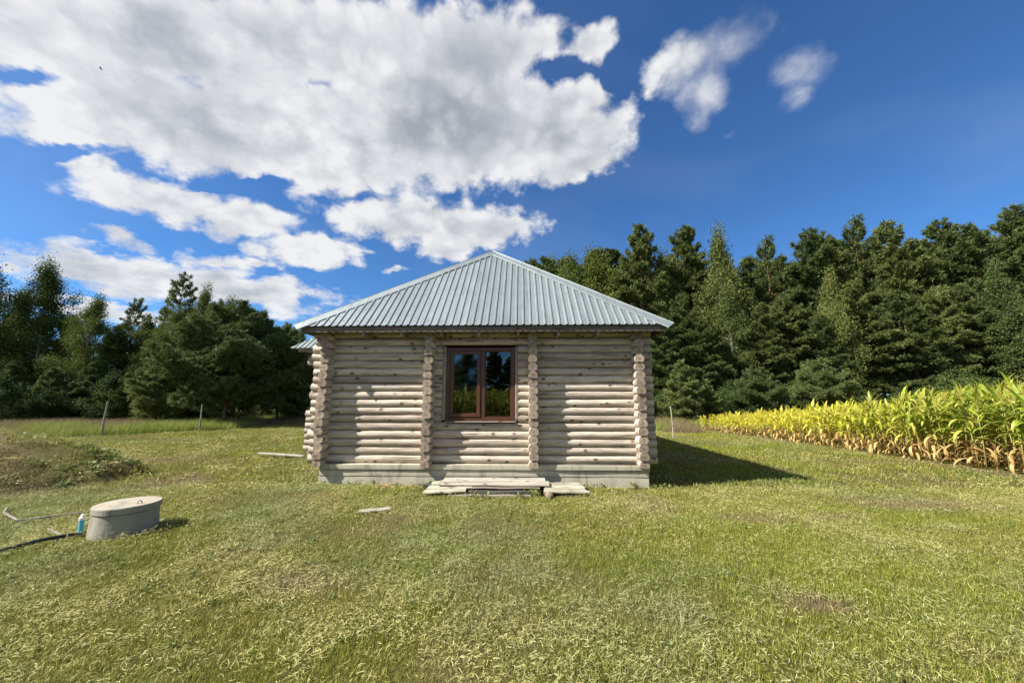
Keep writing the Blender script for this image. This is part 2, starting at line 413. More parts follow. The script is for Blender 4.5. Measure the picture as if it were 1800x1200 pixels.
def g_metal(t):
    tc = t.node('ShaderNodeTexCoord').outputs['Object']; oi = t.node('ShaderNodeObjectInfo').outputs['Random']
    vo = t.node('ShaderNodeTexVoronoi'); t.put(vo.inputs['Vector'], tc); vo.inputs['Scale'].default_value = 38
    n = t.noise(tc, 3.0, 5, .6); st = t.noise(t.mapping(tc, scale=(9, 1.0, 1.0)), 1.2, 4, .6)
    c = t.mix(t.m('MULTIPLY', vo.outputs['Color'], .5), (.24, .272, .272), (.355, .39, .39))
    c = t.mix(t.mapr(n, .4, .75), c, (.24, .28, .28)); c = t.mix(t.m('MULTIPLY', t.mapr(st, .5, .78), .6), c, (.15, .165, .16))
    c = t.mix(1.0, c, t.mix(oi, (.86,)*3, (1.06,)*3), 'MULTIPLY')
    return pbsdf(t, c, t.mapr(n, .2, .8, .40, .62), .45, spec=.5, normal=t.bump(t.noise(tc, 1.6, 3, .5), .35, .02))
M_metal = material('galvanised steel', g_metal)

def g_conc(t, a=(.34, .315, .26), b=(.52, .49, .42), blot=(.20, .185, .15), green=0.0):
    tc = t.node('ShaderNodeNewGeometry').outputs['Position']
    n = t.noise(tc, 4.5, 7, .62); f = t.noise(tc, 70, 4, .7); s = t.noise(t.mapping(tc, scale=(3.1, 3.1, .7)), 1.3, 6, .66, .9)
    c = t.mix(n, a, b); c = t.mix(t.mapr(s, .52, .75), c, blot); c = t.mix(t.mapr(f, .6, .75), c, tuple(x*1.15 for x in b))
    c = t.mix(t.mapr(f, .36, .26), c, blot)
    if green: c = t.mix(t.m('MULTIPLY', t.mapr(t.noise(tc, 2.2, 4, .6), .45, .65), green), c, (.23, .25, .13))
    return pbsdf(t, c, .92, spec=.2, normal=t.bump(t.m('ADD', n, t.m('MULTIPLY', f, .4)), .5, .01))
M_conc = material('foundation concrete', lambda t: g_conc(t, (.30, .275, .21), (.50, .46, .36), (.17, .15, .115)))
M_ring = material('well concrete', lambda t: g_conc(t, (.19, .178, .14), (.37, .35, .29), (.10, .092, .075)))
M_lidtop = material('well lid concrete', lambda t: g_conc(t, (.27, .24, .185), (.38, .34, .27), (.17, .15, .11)))
M_iron = material('rusty iron', lambda t: pbsdf(t, t.mix(t.noise(None, 30, 3), (.05, .03, .02), (.16, .08, .04)), .8, .3))
M_black = material('black plastic', lambda t: pbsdf(t, (.012, .012, .013), .45))
M_blue = material('blue plastic', lambda t: pbsdf(t, t.mix(t.noise(None, 12, 3), (.02, .33, .55), (.05, .42, .62)), .4))
M_white = material('white plastic', lambda t: pbsdf(t, t.mix(t.noise(None, 14, 3), (.62, .60, .52), (.78, .77, .72)), .5))
M_frame = material('brown laminated window frame', lambda t: pbsdf(t, t.mix(t.noise(t.mapping(t.node('ShaderNodeTexCoord').outputs['Object'], scale=(25, 25, 2)), 2, 4), (.060, .023, .012), (.105, .040, .021)), .38, spec=.45))
M_gasket = material('rubber gasket', lambda t: pbsdf(t, (.015, .015, .015), .6))
M_clay = material('orange clay', lambda t: pbsdf(t, t.mix(t.noise(None, 25, 4), (.42, .20, .11), (.58, .33, .2)), .95))
M_stone = material('pale stone', lambda t: g_conc(t, (.35, .34, .30), (.5, .48, .44), (.25, .24, .2)))
def g_glass(t):
    tr = t.node('ShaderNodeBsdfTransparent'); tr.inputs[0].default_value = (.55, .6, .58, 1)
    gl = t.node('ShaderNodeBsdfGlossy'); gl.inputs[0].default_value = (.95, .97, 1, 1); gl.inputs['Roughness'].default_value = .0
    t.put(gl.inputs['Normal'], t.bump(t.noise(t.node('ShaderNodeTexCoord').outputs['Object'], 2.2, 1, .5), .02, .02))
    fr = t.node('ShaderNodeFresnel'); fr.inputs[0].default_value = 1.5
    fac = t.m('ADD', t.m('MULTIPLY', fr.outputs[0], 1.4), .03, clamp=True)   # two coated panes
    mx = t.node('ShaderNodeMixShader'); t.put(mx.inputs[0], fac); t.l.new(tr.outputs[0], mx.inputs[1]); t.l.new(gl.outputs[0], mx.inputs[2])
    return mx.outputs[0]
M_glass = material('double glazing', g_glass)
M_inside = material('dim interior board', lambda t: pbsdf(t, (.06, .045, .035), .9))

# ------------------------------------------------------------------ log house
house = thing('log_house', 'weathered round-log house with grey ribbed metal hipped roof and one brown window', 'house', (CX, CY, 0), YAW)
PIT = .151
_logs = {}
def log_mesh(L, r=.091, var=0, groove=True, cutbottom=False):
    key = (round(L, 2), r, var, groove, cutbottom)
    if key in _logs: return _logs[key]
    rg = np.random.default_rng(int(L*100) + var*31); K = 22; n = max(3, int(L / .32) + 1)
    xs = np.linspace(-L/2, L/2, n); V = []; F = []; M = []
    ph = rg.random(4) * 6.28
    for i, x in enumerate(xs):
        rr = r * (1 + .018*math.sin(x*2.1+ph[0]) + .012*math.sin(x*5.3+ph[1])) ; dz = .004*math.sin(x*1.3+ph[2])
        for j in range(K):
            a = 2*math.pi*j/K + .07
            q = rr * (1 + .012*math.sin(3*a+ph[3]) + rg.normal()*.004)
            if groove and math.sin(a) < -.2:      # saddle cut over the log below
                # ray from centre meets circle centred (0,-PIT) radius r*1.03
                R2 = r*1.02; b = math.sin(a)*PIT; disc = b*b - (PIT*PIT - R2*R2)
                if disc > 0:
                    tt = -b - math.sqrt(disc)
                    if 0 < tt < q: q = tt
            if cutbottom and math.sin(a)*q < -.045: q = -.045/math.sin(a)
            V.append((x, math.cos(a)*q, math.sin(a)*q + dz))
    for i in range(n-1):
        for j in range(K):
            F.append((i*K+j, i*K+(j+1) % K, (i+1)*K+(j+1) % K, (i+1)*K+j)); M.append(0)
    # ends: slightly recessed rough rim then the sawn face
    for s, i in ((-1, 0), (1, n-1)):
        bb = len(V)
        for j in range(K): V.append(V[i*K+j])
        b0 = len(V)
        for j in range(K):
            x, y, z = V[i*K+j]; V.append((x + s*.0025 + rg.normal()*.0012, y*.965, z*.965))
        for j in range(K):
            q = (bb+j, b0+j, b0+(j+1) % K, bb+(j+1) % K); F.append(q if s > 0 else q[::-1]); M.append(0 if False else 1)
        f = tuple(b0+j for j in range(K)); F.append(f if s > 0 else f[::-1]); M.append(1)
    me = mesh_py('log', V, F, [M_log, M_end], M)
    me.polygons.foreach_set('use_smooth', [m == 0 for m in M]); me.update()
    _logs[key] = me; return me
def add_log(x0, x1, y, z, along='x', var=0, **k):
    k.setdefault('r', .085 if along == 'x' else .091)
    """a log of the house; along x spans x0..x1 at depth y, along y spans x0..x1 in depth at x = y"""
    L = x1 - x0; me = log_mesh(L, var=var, **k)
    loc = ((x0+x1)/2, y, z) if along == 'x' else (y, (x0+x1)/2, z)
    return link('log', me, house, loc, (0, 0, 0 if along == 'x' else math.pi/2))
rr_ = random.Random(5)
WY = .16                                     # centre plane of the front wall logs
HL = 8.3                                     # depth of the house
for k in range(17):                          # front wall
    z = .475 + PIT*k; j = rr_.uniform(-.035, .035); e = rr_.uniform(-.03, .03); v = k % 4
    taper = .0028 * k
    x0, x1 = -3.37 + j - taper, 3.305 + e*.4
    if 5 <= k <= 14:
        add_log(x0, -.795, WY, z, var=v); add_log(.70, x1, WY, z, var=(v+1) % 4)
    else: add_log(x0, x1, WY, z, var=v, groove=k > 0)
    if k < 17 and k % 1 == 0: add_log(-3.35, 3.3, HL - .1, z, var=v)     # back wall
for si, x in enumerate((-3.075, -1.035, .985, 3.005)):                    # cross walls whose log ends make the four stacks
    for k in range(18):
        z = .40 + PIT*k; j = rr_.uniform(-.022, .022); back = HL + .15 if si in (0, 3) else 3.6
        add_log(-.13 + j, back + j, x + rr_.uniform(-.007, .007), z, 'y', var=(k+si) % 4, cutbottom=(k == 0), groove=(k != 0))
# foundation: three cast lifts, the top one a rough lip
def slab(z0, z1, y0, x0, x1, amp, seed, depth=HL+.1, both=True):
    rg = np.random.default_rng(seed); n = int((x1-x0)/.05); xs = np.linspace(x0, x1, n); V = []; F = []
    zs = [z0, z0+.004, z0+.014, (z0+z1)/2, z1-.014, z1-.004, z1]
    for i, x in enumerate(xs):
        for q, z in enumerate(zs):
            ins = .006 if q in (0, 6) else (.001 if q in (1, 5) else 0)
            V.append((x, y0 + ins + (fbm(x, z*3, 1.3, 2, seed)-.5)*amp, z + ((vnoise(x*2, seed, 2.2, seed)-.5)*amp*1.2 if q == 0 else 0)))
        V.append((x, y0+.35, z1))
    K = 8
    for i in range(n-1):
        for q in range(K-2):
            a = i*K+q; F.append((a, a+K, a+K+1, a+1))
    b = len(V)                                     # body behind
    V += [(x0, y0+.02, z0), (x0, y0+.02, z1), (x0, depth, z1), (x0, depth, z0), (x1, y0+.02, z0), (x1, y0+.02, z1), (x1, depth, z1), (x1, depth, z0)]
    F += [(b, b+1, b+2, b+3), (b+4, b+7, b+6, b+5), (b+3, b+2, b+6, b+7), (b+1, b+5, b+6, b+2)]
    return mesh_py('foundation_lift', V, F, [M_conc], None, True)
fnd = link('foundation', None, house)
link('foundation_lift', slab(-.25, .168, .006, -3.075, 3.105, .010, 3), fnd)
link('foundation_lift', slab(.172, .292, .0, -3.07, 3.11, .012, 5), fnd)
link('foundation_lift', slab(.296, .394, -.022, -3.06, 3.125, .018, 8), fnd)

# --- window
win = link('window', None, house)
def wb(name, x0, x1, y0, y1, z0, z1, m, bev=.006, parent=None):
    cx, cy, cz = (x0+x1)/2, (y0+y1)/2, (z0+z1)/2
    return link(name, MB().box(x0-cx, x1-cx, y0-cy, y1-cy, z0-cz, z1-cz, bev=bev).mesh(name, [m]), parent or win, (cx, cy, cz))
def frame_mesh(x0, x1, z0, z1, w, y0, y1, wb_=None, wt=None, wr=None):
    b = MB(); wt = wt or w; wb_ = wb_ or w; wr = wr or w
    b.box(x0, x0+w, y0, y1, z0, z1, bev=.006); b.box(x1-wr, x1, y0, y1, z0, z1, bev=.006)
    b.box(x0+w-.001, x1-wr+.001, y0+.0015, y1-.001, z1-wt, z1-.002, bev=.005); b.box(x0+w-.001, x1-wr+.001, y0+.0015, y1-.001, z0+.002, z0+wb_, bev=.005)
    return b.mesh('frame', [M_frame])
link('frame', frame_mesh(-.715, .631, 1.186, 2.622, .07, .095, .185), win)
wb('mullion', -.04, .045, .099, .18, 1.254, 2.554, M_frame)
sash = link('sash', frame_mesh(-.642, -.043, 1.262, 2.552, .068, .082, .15), win)
link('pane', MB().box(-.58, -.108, .118, .124, 1.322, 2.49).mesh('pane', [M_glass]), sash)
link('gasket', MB().box(-.576, -.112, .1125, .1165, 1.3295, 1.338).mesh('gasket', [M_gasket]), sash)
link('pane', MB().box(.04, .567, .13, .136, 1.25, 2.56).mesh('pane', [M_glass]), win)
link('glazing_bead', frame_mesh(.046, .560, 1.257, 2.551, .016, .112, .1295), win)
wb('casing', -.79, -.722, .085, .21, 1.20, 2.64, M_board, .008); wb('casing', .638, .697, .08, .21, 1.20, 2.64, M_board, .008)
wb('sill', -.72, .66, .03, .19, 1.166, 1.183, M_board, .005)

# --- ceiling, eaves
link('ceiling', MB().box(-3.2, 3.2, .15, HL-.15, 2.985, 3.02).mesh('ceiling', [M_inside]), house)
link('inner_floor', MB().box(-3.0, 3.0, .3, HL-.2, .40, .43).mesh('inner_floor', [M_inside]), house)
fas = [('x', -3.47, 3.475, -.335, -.305), ('x', -3.47, 3.475, HL+.30, HL+.33)]
def board_obj(name, x0, x1, y0, y1, z0, z1, m, parent, bev=.004):
    cx, cy, cz = (x0+x1)/2, (y0+y1)/2, (z0+z1)/2
    dx, dy, dz = (x1-x0)/2, (y1-y0)/2, (z1-z0)/2
    if dy > dx: return link(name, MB().box(-dy, dy, -dx, dx, -dz, dz, bev=bev).mesh(name, [m]), parent, (cx, cy, cz), (0, 0, math.pi/2))
    return link(name, MB().box(-dx, dx, -dy, dy, -dz, dz, bev=bev).mesh(name, [m]), parent, (cx, cy, cz))
board_obj('fascia_board', -3.47, -.02, -.300, -.270, 2.868, 2.985, M_fascia, house)
board_obj('fascia_board', -.017, 3.475, -.299, -.269, 2.866, 2.984, M_fascia, house)
board_obj('fascia_board', -3.47, -3.44, -.267, HL+.3, 2.868, 2.985, M_fascia, house)
board_obj('fascia_board', 3.445, 3.475, -.266, HL+.3, 2.866, 2.984, M_fascia, house)
for x in (-2.283, -1.532, -.764, -.043, .706, 1.472, 2.223):
    board_obj('rafter_tail', x-.026, x+.026, -.262, .9, 2.80, 2.88, M_board, house)
board_obj('soffit_board', -3.44, 3.44, -.265, -.06, 2.952, 2.975, M_board, house)
board_obj('soffit_board', -3.44, 3.44, -.07, .14, 2.990, 3.01, M_board, house)
for s in (-1, 1):
    board_obj('soffit_board', s*3.3-.13, s*3.3+.13, .15, HL+.29, 2.952, 2.975, M_board, house)

# --- roof
roof = link('roof', None, house)
EZ, EY = 2.995, -.330; RUN = 2.66; HALF = 3.59; APZ = EZ + RUN*.958; RY1 = HL + .36 - RUN
def face_basis(p0, p1, top):
    p0, p1, top = Vector(p0), Vector(p1), Vector(top); ex = (p1-p0).normalized()
    nrm = ex.cross(top-p0).normalized(); es = nrm.cross(ex).normalized(); return p0, ex, es, nrm
FACES = [  # eave left corner, eave right corner, ridge end above left, ridge end above right
    ((-HALF, EY, EZ), (HALF, EY, EZ), (0, EY+RUN, APZ), (0, EY+RUN, APZ)),
    ((HALF, EY, EZ), (HALF, HL+.36, EZ), (0, EY+RUN, APZ), (0, RY1, APZ)),
    ((HALF, HL+.36, EZ), (-HALF, HL+.36, EZ), (0, RY1, APZ), (0, RY1, APZ)),
    ((-HALF, HL+.36, EZ), (-HALF, EY, EZ), (0, RY1, APZ), (0, EY+RUN, APZ))]
PER, RH = .1375, .02
def roof_sheets(face, parent, sheetw=8, wmain=True, period=PER):
    o, ex, es, nm = face_basis(face[0], face[1], face[2]); W = (Vector(face[1])-o).length
    tl = Vector(face[2])-o; tr = Vector(face[3])-o
    ax, at = tl.dot(ex), tl.dot(es); bx = tr.dot(ex)
    def top(x): return max(0.0, min(at, at*x/ax if ax > 1e-3 else at, at*(W-x)/(W-bx) if W-bx > 1e-3 else at))
    prof = [(0, 0), (.088, 0), (.100, RH), (.125, RH), (period, 0)]
    x = .02; cols = []
    while x < W - .02:
        cols += [(x+a, h) for a, h in prof[:-1]]; x += period
    cols = [c for c in cols if c[0] < W-.01]
    n = len(cols); per = 4*sheetw; i0 = 0; si = 0
    while i0 < n-1:
        i1 = min(i0+per+1, n-1); V = []; F = []; off = .0015*(si % 2)
        for (cx, h) in cols[i0:i1+1]:
            tp = top(cx)
            for k in range(3):
                q = o + ex*cx + es*(tp*k/2 - (.0 if k else .01)) + nm*(h + off + (.0015*math.sin(cx*7+k) if k == 1 else 0)); V.append(tuple(q))
        m = len(cols[i0:i1+1])
        for a in range(m-1):
            for k in range(2): b = a*3+k; F.append((b, b+3, b+4, b+1))
        link('roof_sheet', mesh_py('roof_sheet', V, F, [M_metal]), parent); i0 += per; si += 1
    return o, ex, es, nm, top
sheet_info = None
for i, f in enumerate(FACES):
    r_ = roof_sheets(f, roof)
    if i == 0: sheet_info = r_
def cap_strip(p, q, n1, n2, w, name, parent, segs=3, lift=.024):
    """folded flashing from p to q with wings lying over faces of normal n1, n2"""
    p, q = Vector(p), Vector(q); d = (q-p).normalized(); w1 = d.cross(n1).normalized(); w2 = d.cross(n2).normalized()
    if w1.z > 0: w1 = -w1
    if w2.z > 0: w2 = -w2
    for s in range(segs):
        a = p + (q-p)*(s/segs) - d*(.05 if s else 0.0); b = p + (q-p)*((s+1)/segs)
        up = Vector((0, 0, lift + .004*s + .003))
        V = []; F = []
        for c in (a, b):
            V += [tuple(c + up + w1*w - n1*.006 - w1*.0), tuple(c + up + w1*(w-.012) + n1*.0), tuple(c + up + w1*.012), tuple(c + up + Vector((0, 0, .012))),
                  tuple(c + up + w2*.012), tuple(c + up + w2*(w-.012)), tuple(c + up + w2*w - n2*.006)]
        for k in range(6): F.append((k, k+1, k+8, k+7))
        link(name, mesh_py(name, V, F, [M_metal]), parent)
NF = [face_basis(f[0], f[1], f[2])[3] for f in FACES]
A0, A1 = Vector((0, EY+RUN, APZ)), Vector((0, RY1, APZ))
for c, a, i, j in (((-HALF, EY, EZ), A0, 0, 3), ((HALF, EY, EZ), A0, 0, 1), ((HALF, HL+.36, EZ), A1, 1, 2), ((-HALF, HL+.36, EZ), A1, 2, 3)):
    c = Vector(c); d = (a-c).normalized(); cap_strip(c - d*.03, a, NF[i], NF[j], .205, 'hip_cap', roof)
cap_strip(A0, A1, NF[1], NF[3], .17, 'ridge_cap', roof, 3, .045)
o_, ex_, es_, nm_, top_ = sheet_info
sb = MB(); wdt = 2*HALF
for row in (.16, 1.25, 2.35):                      # roofing screws, one row over each batten
    for k in range(0, 52, 2):
        cx_ = .02 + PER*k + .044
        if cx_ < wdt-.05 and row < top_(cx_) - .25:
            c = o_ + ex_*cx_ + es_*(row + (k % 4)*.006) + nm_*.002; sb.tube([c, c + nm_*.009], [.010, .008], 6)
link('roof_screws', sb.mesh('roof_screws', [M_post]), roof, kind='stuff')

# --- porch on the left flank
porch = link('porch', None, house)
PY = 3.12
for k in range(7):
    z = .30 + PIT*k
    link('log', log_mesh(2.02, var=k % 4, groove=k > 0), porch, (-4.18 + rr_.uniform(-.02, .02), PY, z))
    if k < 6: link('log', log_mesh(2.9, var=(k+1) % 4), porch, (-4.90 + rr_.uniform(-.006, .006), PY + 1.50 + rr_.uniform(-.02, .02), z + PIT/2), (0, 0, math.pi/2))
for k in range(2):
    link('log', log_mesh(2.0, var=k), porch, (-4.26 + k*.01, PY, 2.62 + PIT*k))
    link('log', log_mesh(2.9, var=k+1), porch, (-4.80, PY + 1.45, 2.62 + PIT*(k+.5)), (0, 0, math.pi/2))
link('post', MB().box(-.07, .07, -.07, .07, 1.25, 2.55, bev=.01).mesh('post', [M_log]), porch, (-4.55, PY+.1, 0))
link('foundation', MB().box(-5.05, -3.08, PY-.1, PY+2.6, -.2, .235, bev=.015).mesh('foundation', [M_conc]), porch)
board_obj('fascia_board', -5.36, -3.2, 2.72, 2.75, 2.885, 2.985, M_board, porch)
proof = link('porch_roof', None, porch)
roof_sheets(((-5.56, 2.66, EZ), (-3.3, 2.66, EZ), (-4.3, 4.35, EZ+1.25), (-3.3, 4.35, EZ+1.25)), proof)
roof_sheets(((-5.56, 6.0, EZ), (-5.56, 2.66, EZ), (-4.3, 6.0, EZ+1.25), (-4.3, 4.35, EZ+1.25)), proof)

# ------------------------------------------------------------------ boards piled at the wall
def plank(name, label, cat, cx, cy, z, L, W, T, rz=0, tilt=0, roll=0, mat=None, group=None, slant=0, seed=0, loc_h=False):
    rg = random.Random(seed); n = 9; V = []; F = []
    for i in range(n):
        x = -L/2 + L*i/(n-1); s0 = slant if i == n-1 else 0; b = .004*math.sin(i*1.7+seed)
        w0 = W/2*(1+rg.uniform(-.025, .025)); w1 = W/2*(1+rg.uniform(-.025, .025)); c = .004
        for (y, zz) in ((-w0+c, -T/2), (-w0, -T/2+c), (-w0, T/2-c), (-w0+c, T/2), (0, T/2+.002), (w1-c, T/2), (w1, T/2-c), (w1, -T/2+c), (w1-c, -T/2)):
            V.append((x - s0*(y+W/2)/W + (rg.uniform(-.006, .006) if i in (0, n-1) else 0), y, zz + b))
    K = 9
    for i in range(n-1):
        for j in range(K): F.append((i*K+j, i*K+(j+1) % K, (i+1)*K+(j+1) % K, (i+1)*K+j))
    F.append(tuple(range(K))[::-1]); F.append(tuple((n-1)*K+j for j in range(K)))
    F = [f[::-1] for f in F]
    me = mesh_py(name, V, F, [mat]); x, y, _ = h2w(cx, cy)
    o = thing(name, label, cat, (x, y, z), group=group, me=me, rot=(roll, tilt, YAW + rz)); return o
G = 'old boards stacked under the window'
plank('board', 'bleached grey-white board on top of the stack, lying against the concrete foundation', 'board', .265, -.16, .157, 1.84, .20, .028, .005, 0, R(4), M_pale, G, seed=1)
plank('board', 'long bleached board with lichen at its left end, front one on top of the stack', 'board', .28, -.40, .145, 1.92, .23, .028, -.006, 0, R(5), M_pale, G, seed=2)
plank('board', 'mossy front board sticking out to the left under the pale ones', 'board', -.53, -.68, .082, .70, .19, .024, .05, R(-2.2), R(3), M_moss, G, seed=3)
plank('board', 'mossy middle board sticking out to the left end of the stack', 'board', -.48, -.47, .098, .78, .20, .024, .03, R(-1.5), R(4), M_moss, G, seed=4)
plank('board', 'mossy back board at the left end, closest to the concrete foundation', 'board', -.45, -.25, .118, .80, .19, .024, .0, R(-1.0), R(3), M_moss, G, seed=5)
plank('board', 'short slant-cut board lying to the right of the stack, front one', 'board', 1.52, -.64, .085, .76, .19, .026, .01, R(.5), R(4), M_moss, G, slant=.10, seed=6)
plank('board', 'short weathered board lying to the right of the stack, middle one', 'board', 1.50, -.45, .098, .68, .17, .026, -.01, 0, R(4), M_moss, G, slant=.02, seed=7)
plank('board', 'short weathered board lying to the right, closest to the foundation', 'board', 1.47, -.27, .110, .66, .16, .026, 0.0, 0, R(4), M_moss, G, slant=.02, seed=8)
plank('board', 'thin dark grey board squeezed under the pale top boards', 'board', .30, -.50, .098, 1.55, .13, .018, .012, 0, R(-3), M_board, G, seed=9)
plank('timber', 'dark timber lying lowest at the front of the stack', 'timber', .27, -.60, .03, 1.62, .10, .075, -.01, 0, 0, M_dark, G, seed=10)
plank('timber', 'grey weathered edge timber half sunk in the grass before the stack', 'timber', .22, -.74, .012, 1.38, .07, .05, -.008, 0, 0, M_board, G, seed=11)
plank('timber', 'dark bearer across the back under the board stack', 'timber', .3, -.22, .05, 2.6, .12, .09, 0, 0, 0, M_dark, G, seed=12)
stub = MB().tube([(0, -.09, 0), (0, .25, .0)], [.062, .068], 14).mesh('log_stub', [M_end], True)
thing('log_stub', 'short round log stub propping the right-hand short boards', 'log', h2w(1.22, -.78, .035), YAW + .1, me=stub)
thing('tube', 'dark round pipe piece lying under the right-hand short boards', 'pipe', h2w(1.62, -.42, .045), YAW, me=MB().tube([(-.3, 0, 0), (.3, .02, 0)], .035, 10).mesh('tube', [M_black], True))
# loose plank in the lawn, plank by the porch, rubble
def wplank(label, x, y, z, L, W, T, rz, mat, tilt=0, roll=0, seed=0):
    lx, ly = w2h(x, y); return plank('board', label, 'board', lx, ly, z, L, W, T, rz - YAW, tilt, roll, mat, None, 0, seed)
wplank('short pale board lying alone in the mown grass before the house', -1.95, 5.56, .05, .42, .085, .022, R(13), M_pale, R(-2), R(12), 21)
wplank('long pale board lying in the grass beside the porch foundation', -6.25, 10.35, .13, 1.25, .16, .03, R(-4), M_pale, R(3), 0, 22)
rub = MB(); rg = random.Random(3)
for i in range(16):
    x, y, s = rg.gauss(0, .12), rg.gauss(0, .035), rg.uniform(.015, .045)
    rub.box(-s, s, -s*.7, s*.7, -s*.5, s*.5, mat=Matrix.Translation((x, y, s*.35)) @ Euler((rg.random(), rg.random(), rg.random()*6)).to_matrix().to_4x4(), bev=.006)
link('clay_rubble', rub.mesh('clay_rubble', [M_clay]), None, h2w(-1.66, -.16, .012), (0, 0, 0), kind='stuff', label='orange clay crumbs at the foot of the foundation', category='rubble')

# ------------------------------------------------------------------ concrete well
WX, WYY = -4.60, 4.68
def lathe(prof, k=48, seed=0, amp=.0):
    V = []; F = []; rg = np.random.default_rng(seed)
    for i, (r, z) in enumerate(prof):
        for j in range(k):
            a = 2*math.pi*j/k; q = r * (1 + amp*(vnoise(math.cos(a)*3+5, math.sin(a)*3+z*4, 1, seed)-.5)); V.append((math.cos(a)*q, math.sin(a)*q, z))
    for i in range(len(prof)-1):
        for j in range(k): F.append((i*k+j, i*k+(j+1) % k, (i+1)*k+(j+1) % k, (i+1)*k+j))
    F.append(tuple((len(prof)-1)*k+j for j in range(k))); return V, F
gz = float(gheight(WX, WYY))
well = thing('well', 'round concrete well ring closed with a thick concrete lid', 'well', (WX, WYY, gz - .012), .3)
V, F = lathe([(.300, -.06), (.298, .08), (.293, .16), (.290, .252), (.284, .258)], 56, 2, .02)
link('ring', mesh_py('ring', V, F, [M_ring], smooth=False), well)
V, F = lathe([(.27, .256), (.294, .260), (.302, .268), (.304, .325), (.297, .336), (.15, .339)], 56, 5, .02)
lid = link('lid', mesh_py('lid', V, F, [M_lidtop, M_ring], [1 if i < 56*4 else 0 for i in range(len(F))]), well)
pts = [Vector((.012*0, -.022 + .044*0, .30))] ; pts = [(0, math.cos(a)*.020, .312 + math.sin(a)*.028 + .008) for a in np.linspace(0, math.pi, 9)]
pts = [(0, .020, .29)] + pts + [(0, -.020, .29)]
link('lifting_loop', MB().tube([(p[1]+.16, p[0]-.10, p[2]) for p in [(a, b, c+.025) for a, b, c in pts]], .0045, 6).mesh('lifting_loop', [M_iron], True), lid)

# small things around the well
thing('pipe', 'black plastic water pipe running from the left edge to the well', 'pipe', me=MB().tube(
    [(x, y, float(gheight(x, y)) + .055 + z) for x, y, z in ((-5.9, 2.9, .0), (-5.45, 3.45, .0), (-5.12, 3.97, .0), (-5.0, 4.26, .01), (-4.93, 4.42, .0), (-4.86, 4.52, -.03))], .019, 10).mesh('pipe', [M_black], True))
def batten(label, pts, r, mat, name='batten', cat='batten'):
    return thing(name, label, cat, me=MB().tube([(x, y, float(gheight(x, y)) + z) for x, y, z in pts], r, 6).mesh(name, [mat]))
batten('thin grey stick lying in the grass, meeting another at the left edge', [(-7.1, 5.5, .05), (-6.85, 5.28, .05), (-6.24, 4.97, .04)], .014, M_post)
batten('long thin grey stick lying between the left edge and the well', [(-6.26, 4.95, .045), (-6.05, 5.06, .05), (-5.5, 5.4, .06)], .013, M_post)
batten('short grey stick crossing under the black pipe', [(-5.55, 4.72, .035), (-5.1, 4.47, .04), (-4.93, 4.30, .03)], .012, M_post)
bt = thing('standpipe', 'short blue plastic pipe with white cap beside the well', 'pipe', (-5.03, 4.60, float(gheight(-5.03, 4.60)) + .04), 0)
V, F = lathe([(.022, -.05), (.022, .10), (.027, .103), (.027, .118), (.022, .122)], 16); link('pipe_body', mesh_py('pipe_body', V, F, [M_blue], smooth=False), bt)
V, F = lathe([(.018, .12), (.030, .124), (.031, .150), (.02, .165), (.012, .185), (.004, .19)], 16); link('cap', mesh_py('cap', V, F, [M_white]), bt)
def rock(s, seed, mat, name):
    rg = np.random.default_rng(seed); import bmesh as bmm; bm = bmm.new(); bmm.ops.create_icosphere(bm, subdivisions=2, radius=s)
    for v in bm.verts: v.co *= 1 + .25*(rg.random()-.5); v.co.z *= .55
    me = bpy.data.meshes.new(name); bm.to_mesh(me); bm.free(); me.materials.append(mat); return me
thing('stone', 'small pale stone in the shadow to the right of the well', 'stone', (-4.55, 5.12, .04), .4, me=rock(.05, 2, M_stone, 'stone'))
hz = float(gheight(-5.65, 5.75))
thing('hole', 'flat dark plate standing for a small hole behind the well', 'hole', (-5.52, 5.62, hz + .03), .5, me=MB().box(-.17, .17, -.11, .11, -.012, .012, bev=.005).mesh('hole', [M_black]))  # black plate put in to stand for the small dark hole

# fence posts
def post(label, x, y, h, r, lean, mat, tall=1.0):
    z = float(gheight(x, y)); me = MB().tube([(0, 0, -.2), (0, 0, h*.5), (lean*.9, 0, h)], [r*1.05, r, r*.9], 10).mesh('fence_post', [mat])
    return thing('fence_post', label, 'fence post', (x, y, z), 0, 'fence posts along the far edge of the lawn', me)
post('thick grey wooden post leaning at the far left before the tall grass', -17.66, 16.34, 1.50, .036, .05, M_post)
post('thin grey wooden post beside the bushy pine', -15.3, 18.55, 1.30, .034, -.02, M_post)
post('thin pale post right of the house before the dark wood', 6.74, 15.87, 1.30, .028, -.04, M_pale)
batten('thin twig lying flat at the foundation right of the boards', [(1.55, 6.72, .03), (2.05, 6.86, .03), (2.3, 6.95, .035)], .008, M_dark, 'twig', 'twig')

# ------------------------------------------------------------------ trees
def tri_blades(P, D, L, W, rg):
    """thin triangles at points P pointing along D"""
    n = len(P); S = np.cross(D, rg.normal(size=(n, 3))); S /= np.linalg.norm(S, axis=1, keepdims=True) + 1e-9
    V = np.stack([P + S*W[:, None]/2, P - S*W[:, None]/2, P + D*L[:, None]], 1).reshape(-1, 3)
    return V, np.arange(n*3).reshape(-1, 3)
def quad_leaves(P, D, L, W, rg):
    n = len(P); S = np.cross(D, rg.normal(size=(n, 3))); S /= np.linalg.norm(S, axis=1, keepdims=True) + 1e-9
    V = np.stack([P, P + D*(L*.5)[:, None] + S*(W*.5)[:, None], P + D*L[:, None], P + D*(L*.5)[:, None] - S*(W*.5)[:, None]], 1).reshape(-1, 3)
    return V, np.arange(n*4).reshape(-1, 4)
def unit(v): return v / (np.linalg.norm(v, axis=-1, keepdims=True) + 1e-9)

